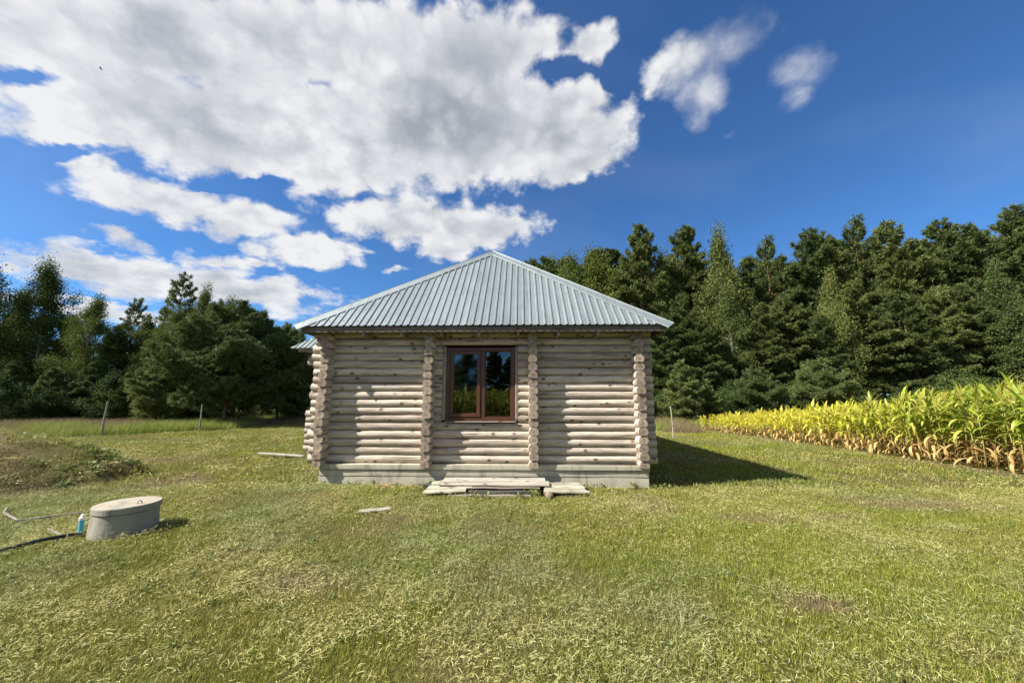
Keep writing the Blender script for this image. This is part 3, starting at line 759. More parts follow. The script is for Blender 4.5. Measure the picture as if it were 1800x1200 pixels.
def g_needles(t, a=(.030, .050, .018), b=(.085, .115, .040)):
    oi = t.node('ShaderNodeObjectInfo').outputs['Random']
    tint = t.attr('tint'); c = t.mix(tint, a, b)
    c = t.mix(1.0, c, t.mix(oi, (.62, .70, .66), (1.25, 1.18, 1.0)), 'MULTIPLY')
    return leafy(t, c, .22, .7, .08)
M_pine = material('pine needles', lambda t: g_needles(t, (.048, .072, .021), (.185, .212, .080)))
M_spruce = material('bushy pine needles', lambda t: g_needles(t, (.062, .092, .032), (.21, .25, .10)))
M_birch = material('birch leaves', lambda t: g_needles(t, (.060, .082, .020), (.175, .200, .072)))
M_broad = material('broad leaves', lambda t: g_needles(t, (.055, .080, .017), (.175, .205, .055)))
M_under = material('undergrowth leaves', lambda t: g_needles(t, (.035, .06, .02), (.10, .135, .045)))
M_rtrunk = material('pine bark', lambda t: pbsdf(t, t.mix(t.noise(t.mapping(t.node('ShaderNodeTexCoord').outputs['Object'], scale=(4, 4, 1)), 3, 4), (.06, .045, .035), (.24, .14, .085)), .95, spec=.1))
M_btrunk = material('birch bark', lambda t: pbsdf(t, t.mix(t.mapr(t.noise(t.mapping(t.node('ShaderNodeTexCoord').outputs['Object'], scale=(3, 3, 9)), 1.5, 3), .52, .60), (.52, .50, .46), (.05, .045, .04)), .8, spec=.2))

def make_pine(H, cb, Rm, seed, nb=70, tufts=2600, nl=.26, mat=None, shape=.75, up=.25, flat=.35, nneed=9, pointy=1.0, bare=0):
    rg = np.random.default_rng(seed); mb = MB()
    bend = rg.normal(size=2) * .015 * H
    def trunk(z): f = z/H; return np.array([bend[0]*f*f, bend[1]*f*f, z])
    mb.tube([trunk(z) for z in np.linspace(-.4, H*.97, 7)], [max(.02, H*.0125*(1-.93*i/6)) for i in range(7)], 7)
    PP = []; DD = []; wts = []
    for i in range(nb):
        f = (i + rg.random()) / nb; z = H*(cb + (1-cb)*f**.85*.985); fr = (z/H-cb)/(1-cb)
        prof = (1-fr)**shape * (.55 + .45*min(1, fr*5)); L = Rm * prof * rg.uniform(.6, 1.15) + .25
        az = i*2.4 + rg.normal()*.4; el = up + (1.0-up)*fr**2.2*pointy + rg.normal()*.12
        dh = np.array([math.cos(az), math.sin(az), 0]); st = trunk(z)
        s = np.linspace(0, 1, 5)[:, None]
        path = st + dh*L*math.cos(el)*s + np.array([0, 0, 1])*L*(math.sin(el)*s - .18*s*s*(1-fr) + .10*s**3)
        r0 = max(.012, .0045*H*(1-fr)); mb.tube(list(path), [r0*(1-.75*k/4) for k in range(5)], 4, cap=False)
        n = max(4, int(tufts * (L**1.6) / 1.0)); lat = np.array([-dh[1], dh[0], 0])
        ncl = max(2, n//5); cid = rg.integers(0, ncl, n)
        u = (rg.random(ncl)**.62 * .84 + .2)[cid] + rg.normal(size=n)*.30/max(L, .6); w = (.10 + .38*np.sin(np.clip(u, 0, 1)*math.pi*.9))*L*.75
        u = np.clip(u, .05, 1.12); k4 = np.clip(u*4, 0, 3.999); ki = k4.astype(int); base = path[ki] + (path[ki+1]-path[ki])*(k4-ki)[:, None]
        off = (rg.normal(size=ncl)*.5)[cid] + rg.normal(size=n)*.26/max(L, .6)
        p = base + lat*(off*w)[:, None]; p[:, 2] += (rg.normal(size=ncl)*flat*.22*L**.5)[cid] + np.abs(rg.normal(size=n))*nl*.35 + .05*L*(1-off**2)
        d = unit(dh*.7 + lat*off[:, None]*.8 + np.array([0, 0, .55]))
        PP.append(p); DD.append(d)
    P = np.concatenate(PP); D = np.concatenate(DD)
    cl = rg.random(len(P))
    # each tuft = nneed needles fanned round the shoot
    P2 = np.repeat(P, nneed, 0) + rg.normal(size=(len(P)*nneed, 3))*nl*.22
    D2 = unit(np.repeat(D, nneed, 0)*.8 + rg.normal(size=(len(P)*nneed, 3))*.6)
    n = len(P2); V, F = tri_blades(P2, D2, nl*rg.uniform(.6, 1.2, n), nl*rg.uniform(.22, .38, n), rg)
    tint = np.clip(np.repeat(cl, nneed)*.6 + rg.random(n)*.4, 0, 1)
    return mb.mesh('trunk', [M_rtrunk], True), mesh_np('crown', V, F, [mat or M_pine], fattr={'tint': tint})

def make_broad(H, cb, Rm, seed, clumps=150, leaves=150, ls=.15, mat=None, droop=.5, bark=None, nlimb=26, shape=1.0, lean=0):
    rg = np.random.default_rng(seed); mb = MB(); bend = rg.normal(size=2)*.02*H
    def trunk(z): f = z/H; return np.array([bend[0]*f*f + lean*f, bend[1]*f*f, z])
    mb.tube([trunk(z) for z in np.linspace(-.4, H*.93, 7)], [max(.015, H*.0105*(1-.93*i/6)) for i in range(7)], 7)
    ends = []
    for i in range(nlimb):
        f = (i + rg.random())/nlimb; z = H*(cb*.9 + (1-cb)*f*.93); fr = f
        prof = (math.sin(math.pi*min(1, .18+fr*.86)))**.8 * (1-.45*fr*shape); L = Rm*prof*rg.uniform(.7, 1.15)
        az = i*2.4 + rg.normal()*.5; el = .35 + .75*fr + rg.normal()*.15
        dh = np.array([math.cos(az), math.sin(az), 0]); st = trunk(z); s = np.linspace(0, 1, 5)[:, None]
        path = st + dh*L*s + np.array([0, 0, 1])*L*(math.tan(min(el, 1.2))*.6*s - droop*.35*s*s)
        mb.tube(list(path), [max(.008, .004*H*(1-fr*.6))*(1-.8*k/4) for k in range(5)], 4, cap=False)
        m = max(2, int(clumps/nlimb*(.5+prof)))
        for q in range(m):
            u = rg.uniform(.3, 1.08); k4 = min(3.999, u*4); ki = int(k4); b = path[ki] + (path[ki+1]-path[ki])*(u*4-ki)
            ends.append(b + rg.normal(size=3)*np.array([.14, .14, .10])*L)
    for q in range(6): ends.append(trunk(H*rg.uniform(.88, .99)) + rg.normal(size=3)*.12)
    E_ = np.array(ends); n = len(E_)*leaves; cs = Rm*.095
    P = np.repeat(E_, leaves, 0) + rg.normal(size=(n, 3))*np.array([cs, cs, cs*(.8+droop*.9)]) - np.array([0, 0, droop*.15])
    tpk = np.repeat(rg.random(len(E_)), leaves)
    D = unit(rg.normal(size=(n, 3)) + np.array([0, 0, -droop])); L = ls*rg.uniform(.6, 1.2, n)
    V, F = quad_leaves(P, D, L, L*.75, rg)
    return mb.mesh('trunk', [bark or M_btrunk], True), mesh_np('crown', V, F, [mat or M_birch], fattr={'tint': np.clip(tpk*.55 + rg.random(n)*.45, 0, 1)})

# prototypes in unit sizes; heights given in metres and scaled by the copies
PROTO = {}
def proto(key, H, fn): PROTO[key] = (H, fn)
proto('pineA', 20, make_pine(20, .12, 4.9, 1, 84, 19, .38, up=.12, nneed=8, shape=.70, flat=.22))
proto('pineB', 20, make_pine(20, .18, 4.3, 2, 76, 21, .38, shape=.55, up=.15, nneed=8))
proto('pineC', 20, make_pine(20, .10, 5.6, 3, 92, 16, .36, shape=.72, up=.2, nneed=8, flat=.24))
proto('pineD', 20, make_pine(20, .30, 3.6, 4, 50, 13, .34, shape=.5, up=.35, nneed=8, flat=.5))
proto('birchA', 20, make_broad(20, .12, 3.3, 5, 460, 90, .175, droop=.9, shape=1.2, nlimb=44))
proto('birchB', 20, make_broad(20, .08, 4.4, 6, 520, 90, .18, droop=.4, mat=M_broad, nlimb=46))
proto('aspen', 18, make_broad(18, .10, 4.3, 7, 480, 90, .19, droop=.2, mat=M_broad, bark=M_rtrunk, nlimb=42))
proto('bushpine', 7, make_pine(7, .10, 3.9, 8, 90, 80, .17, mat=M_spruce, shape=.62, up=.42, flat=.42, nneed=8, pointy=.9))
proto('youngpine', 7, make_pine(7, .03, 2.4, 9, 70, 95, .17, mat=M_spruce, shape=.9, up=.35, flat=.35, nneed=7))
proto('bush', 3, make_broad(3, .0, 1.7, 10, 140, 70, .10, droop=.1, mat=M_under, bark=M_rtrunk, nlimb=16))

CAT = {'pineA': 'pine', 'pineB': 'pine', 'pineC': 'pine', 'pineD': 'pine', 'birchA': 'birch', 'birchB': 'broadleaf', 'aspen': 'broadleaf',
       'bushpine': 'pine', 'youngpine': 'pine', 'bush': 'bush'}
NAME = {'pine': 'pine_tree', 'birch': 'birch_tree', 'broadleaf': 'broadleaf_tree', 'bush': 'bush'}
DEFAULT = {'pine': 'dark green pine among the trees of the wood behind the lawn', 'birch': 'pale leafy birch among the trees of the wood behind the lawn',
           'broadleaf': 'leafy broadleaf tree among the trees of the wood behind the lawn', 'bush': 'low leafy bush at the dark foot of the wood'}
rt = random.Random(11)
def tree(key, x, y, h, label=None, rz=None, wide=1.0, group=None):
    H, (tm, cm) = PROTO[key]; s = h / H; cat = CAT[key]
    o = thing(NAME[cat], label or DEFAULT[cat], cat if cat != 'broadleaf' else 'tree', (x, y, float(gheight(x, y)) - .02), rt.random()*6.28 if rz is None else rz,
              group or {'pine': 'pines of the wood', 'birch': 'birches of the wood', 'broadleaf': 'broadleaf trees of the wood', 'bush': 'bushes at the foot of the wood'}[cat])
    o.scale = (s*wide, s*wide, s)
    link('trunk', tm, o); link('crown', cm, o); return o
F_ = 650.0; cP, sP = math.cos(PITCH), math.sin(PITCH)
def topat(px, py, dist):
    """tree foot and height so that it stands dist metres away and its tip meets this line of sight"""
    u = (px-900)/F_; v = (py-600)/F_; b = cP + sP*v; t_ = dist / b
    return u*t_, dist, 1.6 + (sP - cP*v)*t_
def front(key, px, py, dist, label=None, wide=1.0, group=None):
    kind = {'pine': 'pine', 'birch': 'birch', 'broadleaf': 'broadleaf tree', 'bush': 'bush'}[CAT[key]]; side = 'left' if px < 700 else 'right'
    if label is None:
        if group: label = 'young pine at the foot of the %s wood, %s' % (side, 'behind the tall grass' if side == 'left' else 'behind the far end of the corn')
        elif dist > 40: label = '%s in the hindmost row of the right wood, only its top showing' % kind
        elif dist < 33.5 and side == 'right': label = '%s with low branches in the foremost row of the right wood' % kind
        elif side == 'right': label = '%s rising against the sky in the right wood' % kind
        elif dist > 31: label = '%s in the back of the left wood behind the lawn pines' % kind
        else: label = '%s standing in the front of the left wood behind the wooden posts' % kind
    x, y, h = topat(px, py, dist); return tree(key, x, y, h, label, None, wide, group)
# left wood, nearest edge
front('aspen', -30, 425, 25, 'tall dark broadleaf tree cut by the left edge of the view')
front('birchB', 102, 458, 27, 'tall rounded broadleaf with a pointed top above the left fence post')
front('birchB', 165, 515, 26, 'broad olive-green tree right beside the pointed left tree')
front('birchA', 40, 500, 30)
front('pineD', 240, 530, 33, 'thin-topped pale pine standing in the gap of the left wood')
front('aspen', 262, 556, 30)
front('pineD', 325, 490, 33, 'tall thin pine whose open top rises over the left wood')
front('birchA', 358, 497, 32, 'slender birch with a spire top beside the thin open pine')
front('birchB', 318, 540, 28, 'yellow-green broadleaf behind the two young pines')
front('birchB', 402, 520, 33, 'dark rounded tree behind the crown of the bushy lawn pine')
front('aspen', 440, 548, 30); front('birchB', 478, 562, 30); front('aspen', 530, 575, 31); front('pineA', 505, 570, 34)
front('bushpine', 415, 552, 22.2, 'bushy round young pine with bare short trunk standing out on the lawn', wide=1.12, group='young pines at the lawn')
front('youngpine', 292, 610, 23.5, 'dense young pine branching to the ground left of the bushy lawn pine', wide=1.2, group='young pines at the lawn')
front('bushpine', 500, 590, 25, 'dense young pine half hidden by the corner of the house', group='young pines at the lawn')
front('youngpine', 95, 650, 24, 'short light green young pine in front of the dark left wood', wide=1.3, group='young pines at the lawn')
front('youngpine', 165, 640, 25, 'short blue-green young pine in front of the dark left wood', wide=1.3, group='young pines at the lawn')
front('youngpine', 225, 660, 24.5, wide=1.2, group='young pines at the lawn')
front('youngpine', 30, 640, 24.5, wide=1.2, group='young pines at the lawn')
for px, py, d in ((-120, 440, 27), (-260, 420, 29), (-60, 520, 30), (20, 540, 31), (75, 560, 33), (130, 560, 34), (200, 570, 34), (290, 560, 36), (370, 560, 36), (450, 570, 38), (560, 585, 36), (600, 590, 36), (210, 575, 29), (-190, 470, 24), (260, 600, 26.5), (380, 600, 27)):
    front(rt.choice(['birchB', 'aspen', 'pineC', 'pineA']), px, py + rt.uniform(-6, 8), d)
for i in range(16):
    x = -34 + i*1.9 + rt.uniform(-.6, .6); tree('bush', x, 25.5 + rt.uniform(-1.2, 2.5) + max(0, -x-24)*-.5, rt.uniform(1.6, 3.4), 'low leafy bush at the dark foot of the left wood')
# right wood
front('birchB', 962, 452, 42, 'small rounded tree top just right of the roof peak')
front('birchB', 1003, 438, 38, 'rounded leafy tree behind the right slope of the roof', wide=1.2)
front('birchB', 1052, 430, 38, 'broad leafy crown filling the wood right of the roof', wide=1.2)
front('pineA', 1122, 400, 36, 'tall dark pine over the right slope of the roof')
front('birchA', 1165, 438, 37)
front('pineB', 1202, 408, 38, 'narrow pine between the tall pine and the tall birch')
front('birchA', 1250, 396, 35, 'tallest pale birch with a forked spire in the right wood')
front('birchA', 1278, 500, 32, 'lower light green birch in front of the tall birch', wide=1.2)
front('pineD', 1343, 428, 36, 'thin dark pine right of the tall birch')
front('pineC', 1402, 414, 36, 'broad dense pine in the middle of the right wood')
front('birchA', 1447, 470, 31.0, 'thin birch whose pale trunk shows among the pines in the right wood'); front('birchA', 1742, 455, 30.5, 'thin birch with pale trunk before the highest pines at the right'); front('pineB', 1443, 420, 37); front('pineD', 1497, 394, 39, 'open-topped blue-green pine standing alone against the sky')
front('pineC', 1567, 388, 36, 'large conical pine with heavy dark crown in the right wood')
front('pineA', 1612, 425, 36); front('pineB', 1650, 398, 38, 'pale-topped pine right of the large conical pine')
front('pineA', 1702, 398, 36); front('pineC', 1757, 378, 37, 'highest dense pine near the right edge of the view')
front('pineB', 1812, 388, 35); front('pineC', 1880, 370, 36); front('pineA', 1960, 360, 37); front('pineB', 2060, 350, 36)
for px, py, d, k in ((1185, 520, 32, 'pineC'), (1160, 560, 31, 'pineB'), (1230, 560, 30.5, 'pineA'), (1330, 540, 31.5, 'pineC'), (1375, 520, 32.5, 'pineA'), (1430, 560, 31, 'pineC'),
                    (1480, 500, 33, 'pineC'), (1530, 540, 31.5, 'pineA'), (1590, 510, 32, 'pineC'), (1640, 520, 32, 'pineB'), (1690, 500, 32, 'pineC'), (1740, 520, 31, 'pineA'), (1800, 490, 32, 'pineC'), (1860, 480, 31, 'pineA'), (1940, 480, 31, 'pineC')):
    front(k, px, py, d, wide=1.25)
for i in range(30):
    px = 930 + i*36 + rt.uniform(-12, 12); front(rt.choice(['pineC', 'pineA', 'pineB', 'birchB']), px, 448 + rt.uniform(-12, 18) - max(0, px-1400)*.10, rt.uniform(41, 46), wide=1.35)
for i in range(26):
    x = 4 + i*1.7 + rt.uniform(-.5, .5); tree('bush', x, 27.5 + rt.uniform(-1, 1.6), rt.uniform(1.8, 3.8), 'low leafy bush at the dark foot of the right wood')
front('youngpine', 1196, 636, 25, 'rounded light green young pine right of the house behind the pale post', wide=1.25, group='young pines at the lawn')
front('youngpine', 1240, 668, 25.5, wide=1.3, group='young pines at the lawn'); front('bushpine', 1330, 655, 26, wide=1.1, group='young pines at the lawn')
front('bushpine', 1440, 640, 26.5, wide=1.1, group='young pines at the lawn')
# the wood on the far side of the field behind the camera, seen only in the window
for i in range(30):
    x = -40 + i*2.9 + rt.uniform(-1, 1)
    if not (-24 < x < 30): continue
    k = rt.choice(['birchA', 'pineB', 'birchB', 'pineD', 'pineA'])
    tree(k, x, -34 + rt.uniform(-4, 3), rt.uniform(6.5, 10.5), 'tree of the wood across the corn, mirrored in the window glass', wide=1.35, group='trees mirrored in the window')

# ------------------------------------------------------------------ corn
def g_corn(t, kind):
    pos = t.node('ShaderNodeNewGeometry').outputs['Position']; sp_ = t.node('ShaderNodeSeparateXYZ'); t.l.new(pos, sp_.inputs[0])
    oi = t.node('ShaderNodeObjectInfo').outputs['Random']; n = t.noise(pos, 3.5, 3, .6)
    if kind == 'dry': c = t.mix(n, (.42, .26, .085), (.76, .54, .22))
    elif kind == 'stalk': c = t.mix(n, (.26, .27, .06), (.46, .40, .14))
    else:
        yel = t.m('ADD', t.mapr(sp_.outputs[1], 9.5, 15.5), t.m('MULTIPLY', t.m('SUBTRACT', n, .5), .9), clamp=True)
        g = t.mix(oi, (.17, .25, .022), (.36, .42, .045)) if kind == 'green' else t.mix(oi, (.36, .38, .06), (.56, .50, .10))
        y = t.mix(oi, (.50, .50, .03), (.70, .64, .05)) if kind == 'green' else t.mix(oi, (.60, .52, .07), (.70, .60, .14))
        c = t.mix(yel, g, y)
    return leafy(t, c, .38, .5, .4)
M_cg = material('green corn leaf', lambda t: g_corn(t, 'green')); M_cy = material('yellowing corn leaf', lambda t: g_corn(t, 'yellow'))
M_cd = material('withered corn leaf', lambda t: g_corn(t, 'dry')); M_cs = material('corn stalk', lambda t: g_corn(t, 'stalk'))
CM = [M_cg, M_cy, M_cd, M_cs]
def leaf_geo(L, W, el0, curl, seed, n=6):
    rg = random.Random(seed); V = []; F = []; x = z = 0.0; a = el0; tw = rg.uniform(-.5, .5)
    for i in range(n+1):
        f = i/n; w = W*(math.sin(math.pi*min(1, .12+f*.88))**.7 if i < n else .02)*.5; y = .03*math.sin(f*5+seed)*L
        c, s = math.cos(tw*f), math.sin(tw*f)
        V += [(x, y - w*c, z + w*s*.6 + w*.25), (x, y, z), (x, y + w*c, z - w*s*.6 + w*.25)]
        a -= curl/n*(.5+f); x += math.cos(a)*L/n; z += math.sin(a)*L/n
    for i in range(n):
        b = i*3; F += [(b, b+3, b+4, b+1), (b+1, b+4, b+5, b+2)]
    return V, F
LEAVES = {}
for m, nm in ((0, 'green'), (1, 'yellow'), (2, 'dry')):
    for s in range(4):
        if nm == 'dry': V, F = leaf_geo(.56, .066, .5 - .25*s, 2.3 + .3*s, s)
        elif nm == 'green': V, F = leaf_geo(.72, .098, 1.32 - .09*s, .8 + .55*s, s+3)
        else: V, F = leaf_geo(.66, .080, 1.0 - .1*s, 1.7 + .4*s, s+9)
        LEAVES[m, s] = (V, F, mesh_py('leaf', V, F, [CM[m]], smooth=True))
stalk_b = MB().tube([(0, 0, -.05), (.01, 0, .6), (.0, .01, 1.2), (.01, 0, 1.72)], [.013, .012, .010, .006], 6); ME_stalk = stalk_b.mesh('stalk', [M_cs], True)
tas = MB()
for q in range(7): a = q*.9; tas.tube([(.01, 0, 1.70), (.01+math.cos(a)*.04, math.sin(a)*.04, 1.84), (.01+math.cos(a)*(.10 if q else 0), math.sin(a)*(.10 if q else 0), 1.95 + (.05 if not q else -.02))], [.005, .005, .003], 4)
ME_tassel = tas.mesh('tassel', [M_cy], False)
def plant_layout(seed, nl=16):
    rg = random.Random(seed); out = []; base = rg.random()*6.28
    for i in range(nl):
        z = .15 + 1.5*(i/(nl-1))**.9; az = base + (i % 2)*math.pi + rg.uniform(-.7, .7)
        m = 2 if z < .55 + rg.uniform(-.15, .25) else (1 if rg.random() < .34 else 0)
        out.append((m, rg.randrange(4), z, az, rg.uniform(.8, 1.15)*(1.0 if z < 1.3 else .85), rg.uniform(-.1, .25) + (.10 if z > 1.3 else 0)))
    return out
LAY = [plant_layout(i) for i in range(6)]
def leaf_mat(l):
    m, s, z, az, sc_, lift = l; return Matrix.Translation((0, 0, z)) @ Euler((0, -lift, az)).to_matrix().to_4x4() @ Matrix.Scale(sc_, 4)
JOINED = []
for li, lay in enumerate(LAY):       # foliage joined in one mesh, for plants too far off to tell leaves apart
    V = []; F = []; M = []
    for l in lay:
        v, f, _ = LEAVES[l[0], l[1]]; mt = leaf_mat(l); n = len(V); V += [tuple(mt @ Vector(p)) for p in v]; F += [tuple(i+n for i in q) for q in f]; M += [l[0]]*len(f)
    JOINED.append(mesh_py('foliage', V, F, CM, M, True))
def edge_x(y): return 10.45 + max(0.0, 20.5 - y)*.055
def corn_h(x, y):
    h = np.interp(y, [6, 8, 10, 12, 14, 17, 21], [2.15, 2.1, 1.95, 1.7, 1.42, 1.12, .85])
    return h * (1 + .25*np.clip((x-11)/8, 0, .5)) * np.where(np.asarray(y) > 15, 1 - .0*(x), 1)
cells = []
rc = random.Random(77)
for row in range(40):
    y = 3.0
    while y < 20.9:
        x = edge_x(y) + row*.68 + rc.uniform(-.07, .07)
        if y > 20.6 - row*.02 or rc.random() < .06: y += .2; 
        if x < 36: cells.append((row, x, y))
        y += .15 + rc.uniform(-.03, .03)
vis = [c for c in cells if c[2] > c[1]/1.45 - .4]
vis.sort(key=lambda c: c[0]*2.2 + math.hypot(c[1], c[2])*.35)
indiv = vis[:300]; rest = vis[300:]
for q, (row, x, y) in enumerate(indiv):
    h = float(corn_h(x, y))*rc.uniform(.86, 1.1); s = h/2.15; z = float(gheight(x, y))
    kind = 'tall green' if h > 1.75 else ('waist-high yellow-green' if h > 1.2 else 'short bright yellow')
    which = ['outermost', 'second', 'third', 'fourth', 'fifth'][min(row, 4)]
    o = thing('corn_plant', '%s corn plant with withered foot in the %s row of the field' % (kind, which), 'corn plant', (x, y, z), rc.random()*6.28, 'corn plants along the edge of the field')
    wd = max(s, .55); o.scale = (wd, wd, s)
    o.rotation_euler = (rc.uniform(-.08, .08), rc.uniform(-.08, .08), rc.random()*6.28)
    lay = LAY[q % 6]; link('stalk', ME_stalk, o)
    if h > 1.0 or row < 2: link('tassel', ME_tassel, o)
    if row < 2 and y < 16:
        for l in lay:
            lo = bpy.data.objects.new('leaf', LEAVES[l[0], l[1]][2]); C.objects.link(lo); lo.parent = o; lo.matrix_local = leaf_mat(l)
    else: link('foliage', JOINED[q % 6], o)

# ------------------------------------------------------------------ scattering: points in a mesh, instanced by geometry nodes
def scatter(name, pts, rot, scale, idx, protos, attrs=None, **props):
    n = len(pts); me = bpy.data.meshes.new(name); me.vertices.add(n); me.vertices.foreach_set('co', np.asarray(pts, np.float32).ravel())
    a = me.attributes.new('rotv', 'FLOAT_VECTOR', 'POINT'); a.data.foreach_set('vector', np.asarray(rot, np.float32).ravel())
    a = me.attributes.new('sclv', 'FLOAT_VECTOR', 'POINT'); a.data.foreach_set('vector', np.asarray(scale, np.float32).ravel())
    a = me.attributes.new('pick', 'INT', 'POINT'); a.data.foreach_set('value', np.asarray(idx, np.int32))
    for k, v in (attrs or {}).items():
        a = me.attributes.new(k, 'FLOAT', 'POINT'); a.data.foreach_set('value', np.asarray(v, np.float32))
    o = link(name, me, **props)
    col = bpy.data.collections.new(name + ' sources')
    for i, pm in enumerate(protos): po = bpy.data.objects.new('%s source %02d' % (name, i), pm); col.objects.link(po)
    ng = bpy.data.node_groups.new(name, 'GeometryNodeTree'); ng.interface.new_socket('Geometry', in_out='INPUT', socket_type='NodeSocketGeometry')
    ng.interface.new_socket('Geometry', in_out='OUTPUT', socket_type='NodeSocketGeometry')
    gi = ng.nodes.new('NodeGroupInput'); go = ng.nodes.new('NodeGroupOutput'); ip = ng.nodes.new('GeometryNodeInstanceOnPoints')
    ci = ng.nodes.new('GeometryNodeCollectionInfo'); ci.inputs[0].default_value = col; ci.inputs[1].default_value = True; ci.inputs[2].default_value = True
    def na(nm, ty):
        q = ng.nodes.new('GeometryNodeInputNamedAttribute'); q.data_type = ty; q.inputs[0].default_value = nm; return q.outputs[0]
    e2r = ng.nodes.new('FunctionNodeEulerToRotation'); L_ = ng.links
    L_.new(gi.outputs[0], ip.inputs['Points']); L_.new(ci.outputs[0], ip.inputs['Instance']); ip.inputs['Pick Instance'].default_value = True
    L_.new(na('pick', 'INT'), ip.inputs['Instance Index']); L_.new(na('rotv', 'FLOAT_VECTOR'), e2r.inputs[0]); L_.new(e2r.outputs[0], ip.inputs['Rotation'])
    L_.new(na('sclv', 'FLOAT_VECTOR'), ip.inputs['Scale']); L_.new(ip.outputs[0], go.inputs[0])
    md = o.modifiers.new('scatter', 'NODES'); md.node_group = ng; return o

def join_plant(i):
    V = []; F = []; M = []
    for l in LAY[i]:
        v, f, _ = LEAVES[l[0], l[1]]; mt = leaf_mat(l); n = len(V); V += [tuple(mt @ Vector(p)) for p in v]; F += [tuple(k+n for k in q) for q in f]; M += [l[0]]*len(f)
    n = len(V); V += stalk_b.V; F += [tuple(k+n for k in q) for q in stalk_b.F]; M += [3]*len(stalk_b.F)
    n = len(V); V += tas.V; F += [tuple(k+n for k in q) for q in tas.F]; M += [1]*len(tas.F)
    return mesh_py('corn', V, F, CM, M, True)
CJ = [join_plant(i) for i in range(6)]
def corn_mass(name, cs, hfn, label):
    n = len(cs); P = np.array([(x, y, 0) for x, y in cs]); P[:, 2] = gheight(P[:, 0], P[:, 1]); g = np.random.default_rng(4)
    h = hfn(P[:, 0], P[:, 1])*g.uniform(.86, 1.1, n)/2.15; S = np.stack([np.maximum(h, .55), np.maximum(h, .55), h], 1)
    Ro = np.stack([g.uniform(-.08, .08, n), g.uniform(-.08, .08, n), g.random(n)*6.28], 1)
    scatter(name, P, Ro, S, g.integers(0, 6, n), CJ, kind='stuff', label=label, category='corn')
corn_mass('corn_field', [(c[1], c[2]) for c in rest], corn_h, 'inner rows of the yellow-green corn field behind the edge plants')
bc = []
for row in range(12):
    x = -16.0
    while x < 16: bc.append((x + rc.uniform(-.05, .05), -5.6 - row*.75 + rc.uniform(-.08, .08))); x += .22
corn_mass('corn_field', bc, lambda x, y: 2.15 + 0*x, 'corn behind the viewer, seen dark green in the window glass')

# --- grass
def tuft(seed, n, rad, h, w, lean=.5, curl=.5, segs=2):
    rg = np.random.default_rng(seed); V = []; F = []; T = []
    for i in range(n):
        a = rg.random()*6.28; r = rad*math.sqrt(rg.random()); x, y = r*math.cos(a), r*math.sin(a); az = rg.random()*6.28
        hh = h*rg.uniform(.45, 1.15); ww = w*rg.uniform(.7, 1.3)/2; ln = abs(rg.normal())*lean; d = (math.cos(az), math.sin(az)); s = (-d[1], d[0]); b = len(V)
        for k in range(segs+1):
            f = k/segs; o = hh*(ln*f + curl*rg.uniform(.3, 1)*f*f*.6); z = hh*f*(1-.25*f*ln) - .01; q = ww*(1-f*.85)
            V += [(x+d[0]*o+s[0]*q, y+d[1]*o+s[1]*q, z), (x+d[0]*o-s[0]*q, y+d[1]*o-s[1]*q, z)]
        for k in range(segs): F.append((b+2*k, b+2*k+1, b+2*k+3, b+2*k+2)); T.append(rg.random())
        T[-segs:] = [T[-1]]*segs
    return mesh_np('grass', V, F, [], fattr={'tint': T})
def clip(seed, n, rad, L, w):
    rg = np.random.default_rng(seed); V = []; F = []; T = []
    for i in range(n):
        a = rg.random()*6.28; r = rad*math.sqrt(rg.random()); p = np.array([r*math.cos(a), r*math.sin(a), rg.uniform(.02, .065)]); az = rg.normal()*.8 + (math.pi if rg.random() < .5 else 0)
        l = L*rg.uniform(.4, 1.2); tl = rg.normal()*.25; cv = rg.normal()*1.2; ww = w*rg.uniform(.6, 1.4)/2; b = len(V); t0 = rg.random()
        for k in range(4):
            s = np.array([-math.sin(az), math.cos(az), rg.normal()*.3]); q = ww*(1 if k < 3 else .3)
            V += [tuple(p+s*q), tuple(p-s*q)]; p = p + np.array([math.cos(az), math.sin(az), math.sin(tl)])*l/3; az += cv/3; tl -= .12
            p[2] = max(p[2], .012)
        for k in range(3): F.append((b+2*k, b+2*k+1, b+2*k+3, b+2*k+2)); T.append(t0)
    return mesh_np('clippings', V, F, [], fattr={'tint': T})
def g_grass(t):
    tint = t.attr('tint'); dry = t.attr('dry', 'INSTANCER'); hu = t.attr('hue', 'INSTANCER'); lu = t.attr('lush', 'INSTANCER')
    a = t.ramp(tint, [(0, (.100, .118, .016)), (.35, (.185, .195, .030)), (.65, (.275, .262, .050)), (.85, (.40, .365, .10)), (1, (.56, .50, .20))])
    b = t.ramp(tint, [(0, (.095, .130, .030)), (.5, (.180, .215, .060)), (1, (.36, .37, .15))])
    l = t.ramp(tint, [(0, (.105, .150, .010)), (.5, (.200, .245, .020)), (1, (.34, .36, .05))])
    d = t.ramp(tint, [(0, (.115, .070, .042)), (.4, (.24, .165, .095)), (.8, (.40, .30, .185)), (1, (.23, .22, .07))])
    c = t.mix(t.m('MULTIPLY', hu, .65), a, b); c = t.mix(t.m('MULTIPLY', lu, .7), c, l); c = t.mix(dry, c, d)
    return leafy(t, c, .30, .65, .10)
M_grass = material('mown grass', g_grass)
def g_clip(t):
    tint = t.attr('tint'); hu = t.attr('hue', 'INSTANCER')
    c = t.mix(hu, t.ramp(tint, [(0, (.22, .22, .06)), (.5, (.42, .39, .14)), (1, (.70, .64, .32))]), t.ramp(tint, [(0, (.15, .20, .065)), (.5, (.29, .33, .13)), (1, (.50, .50, .25))]))
    return leafy(t, c, .25, .6, .12)
M_clip = material('dried clippings', g_clip)
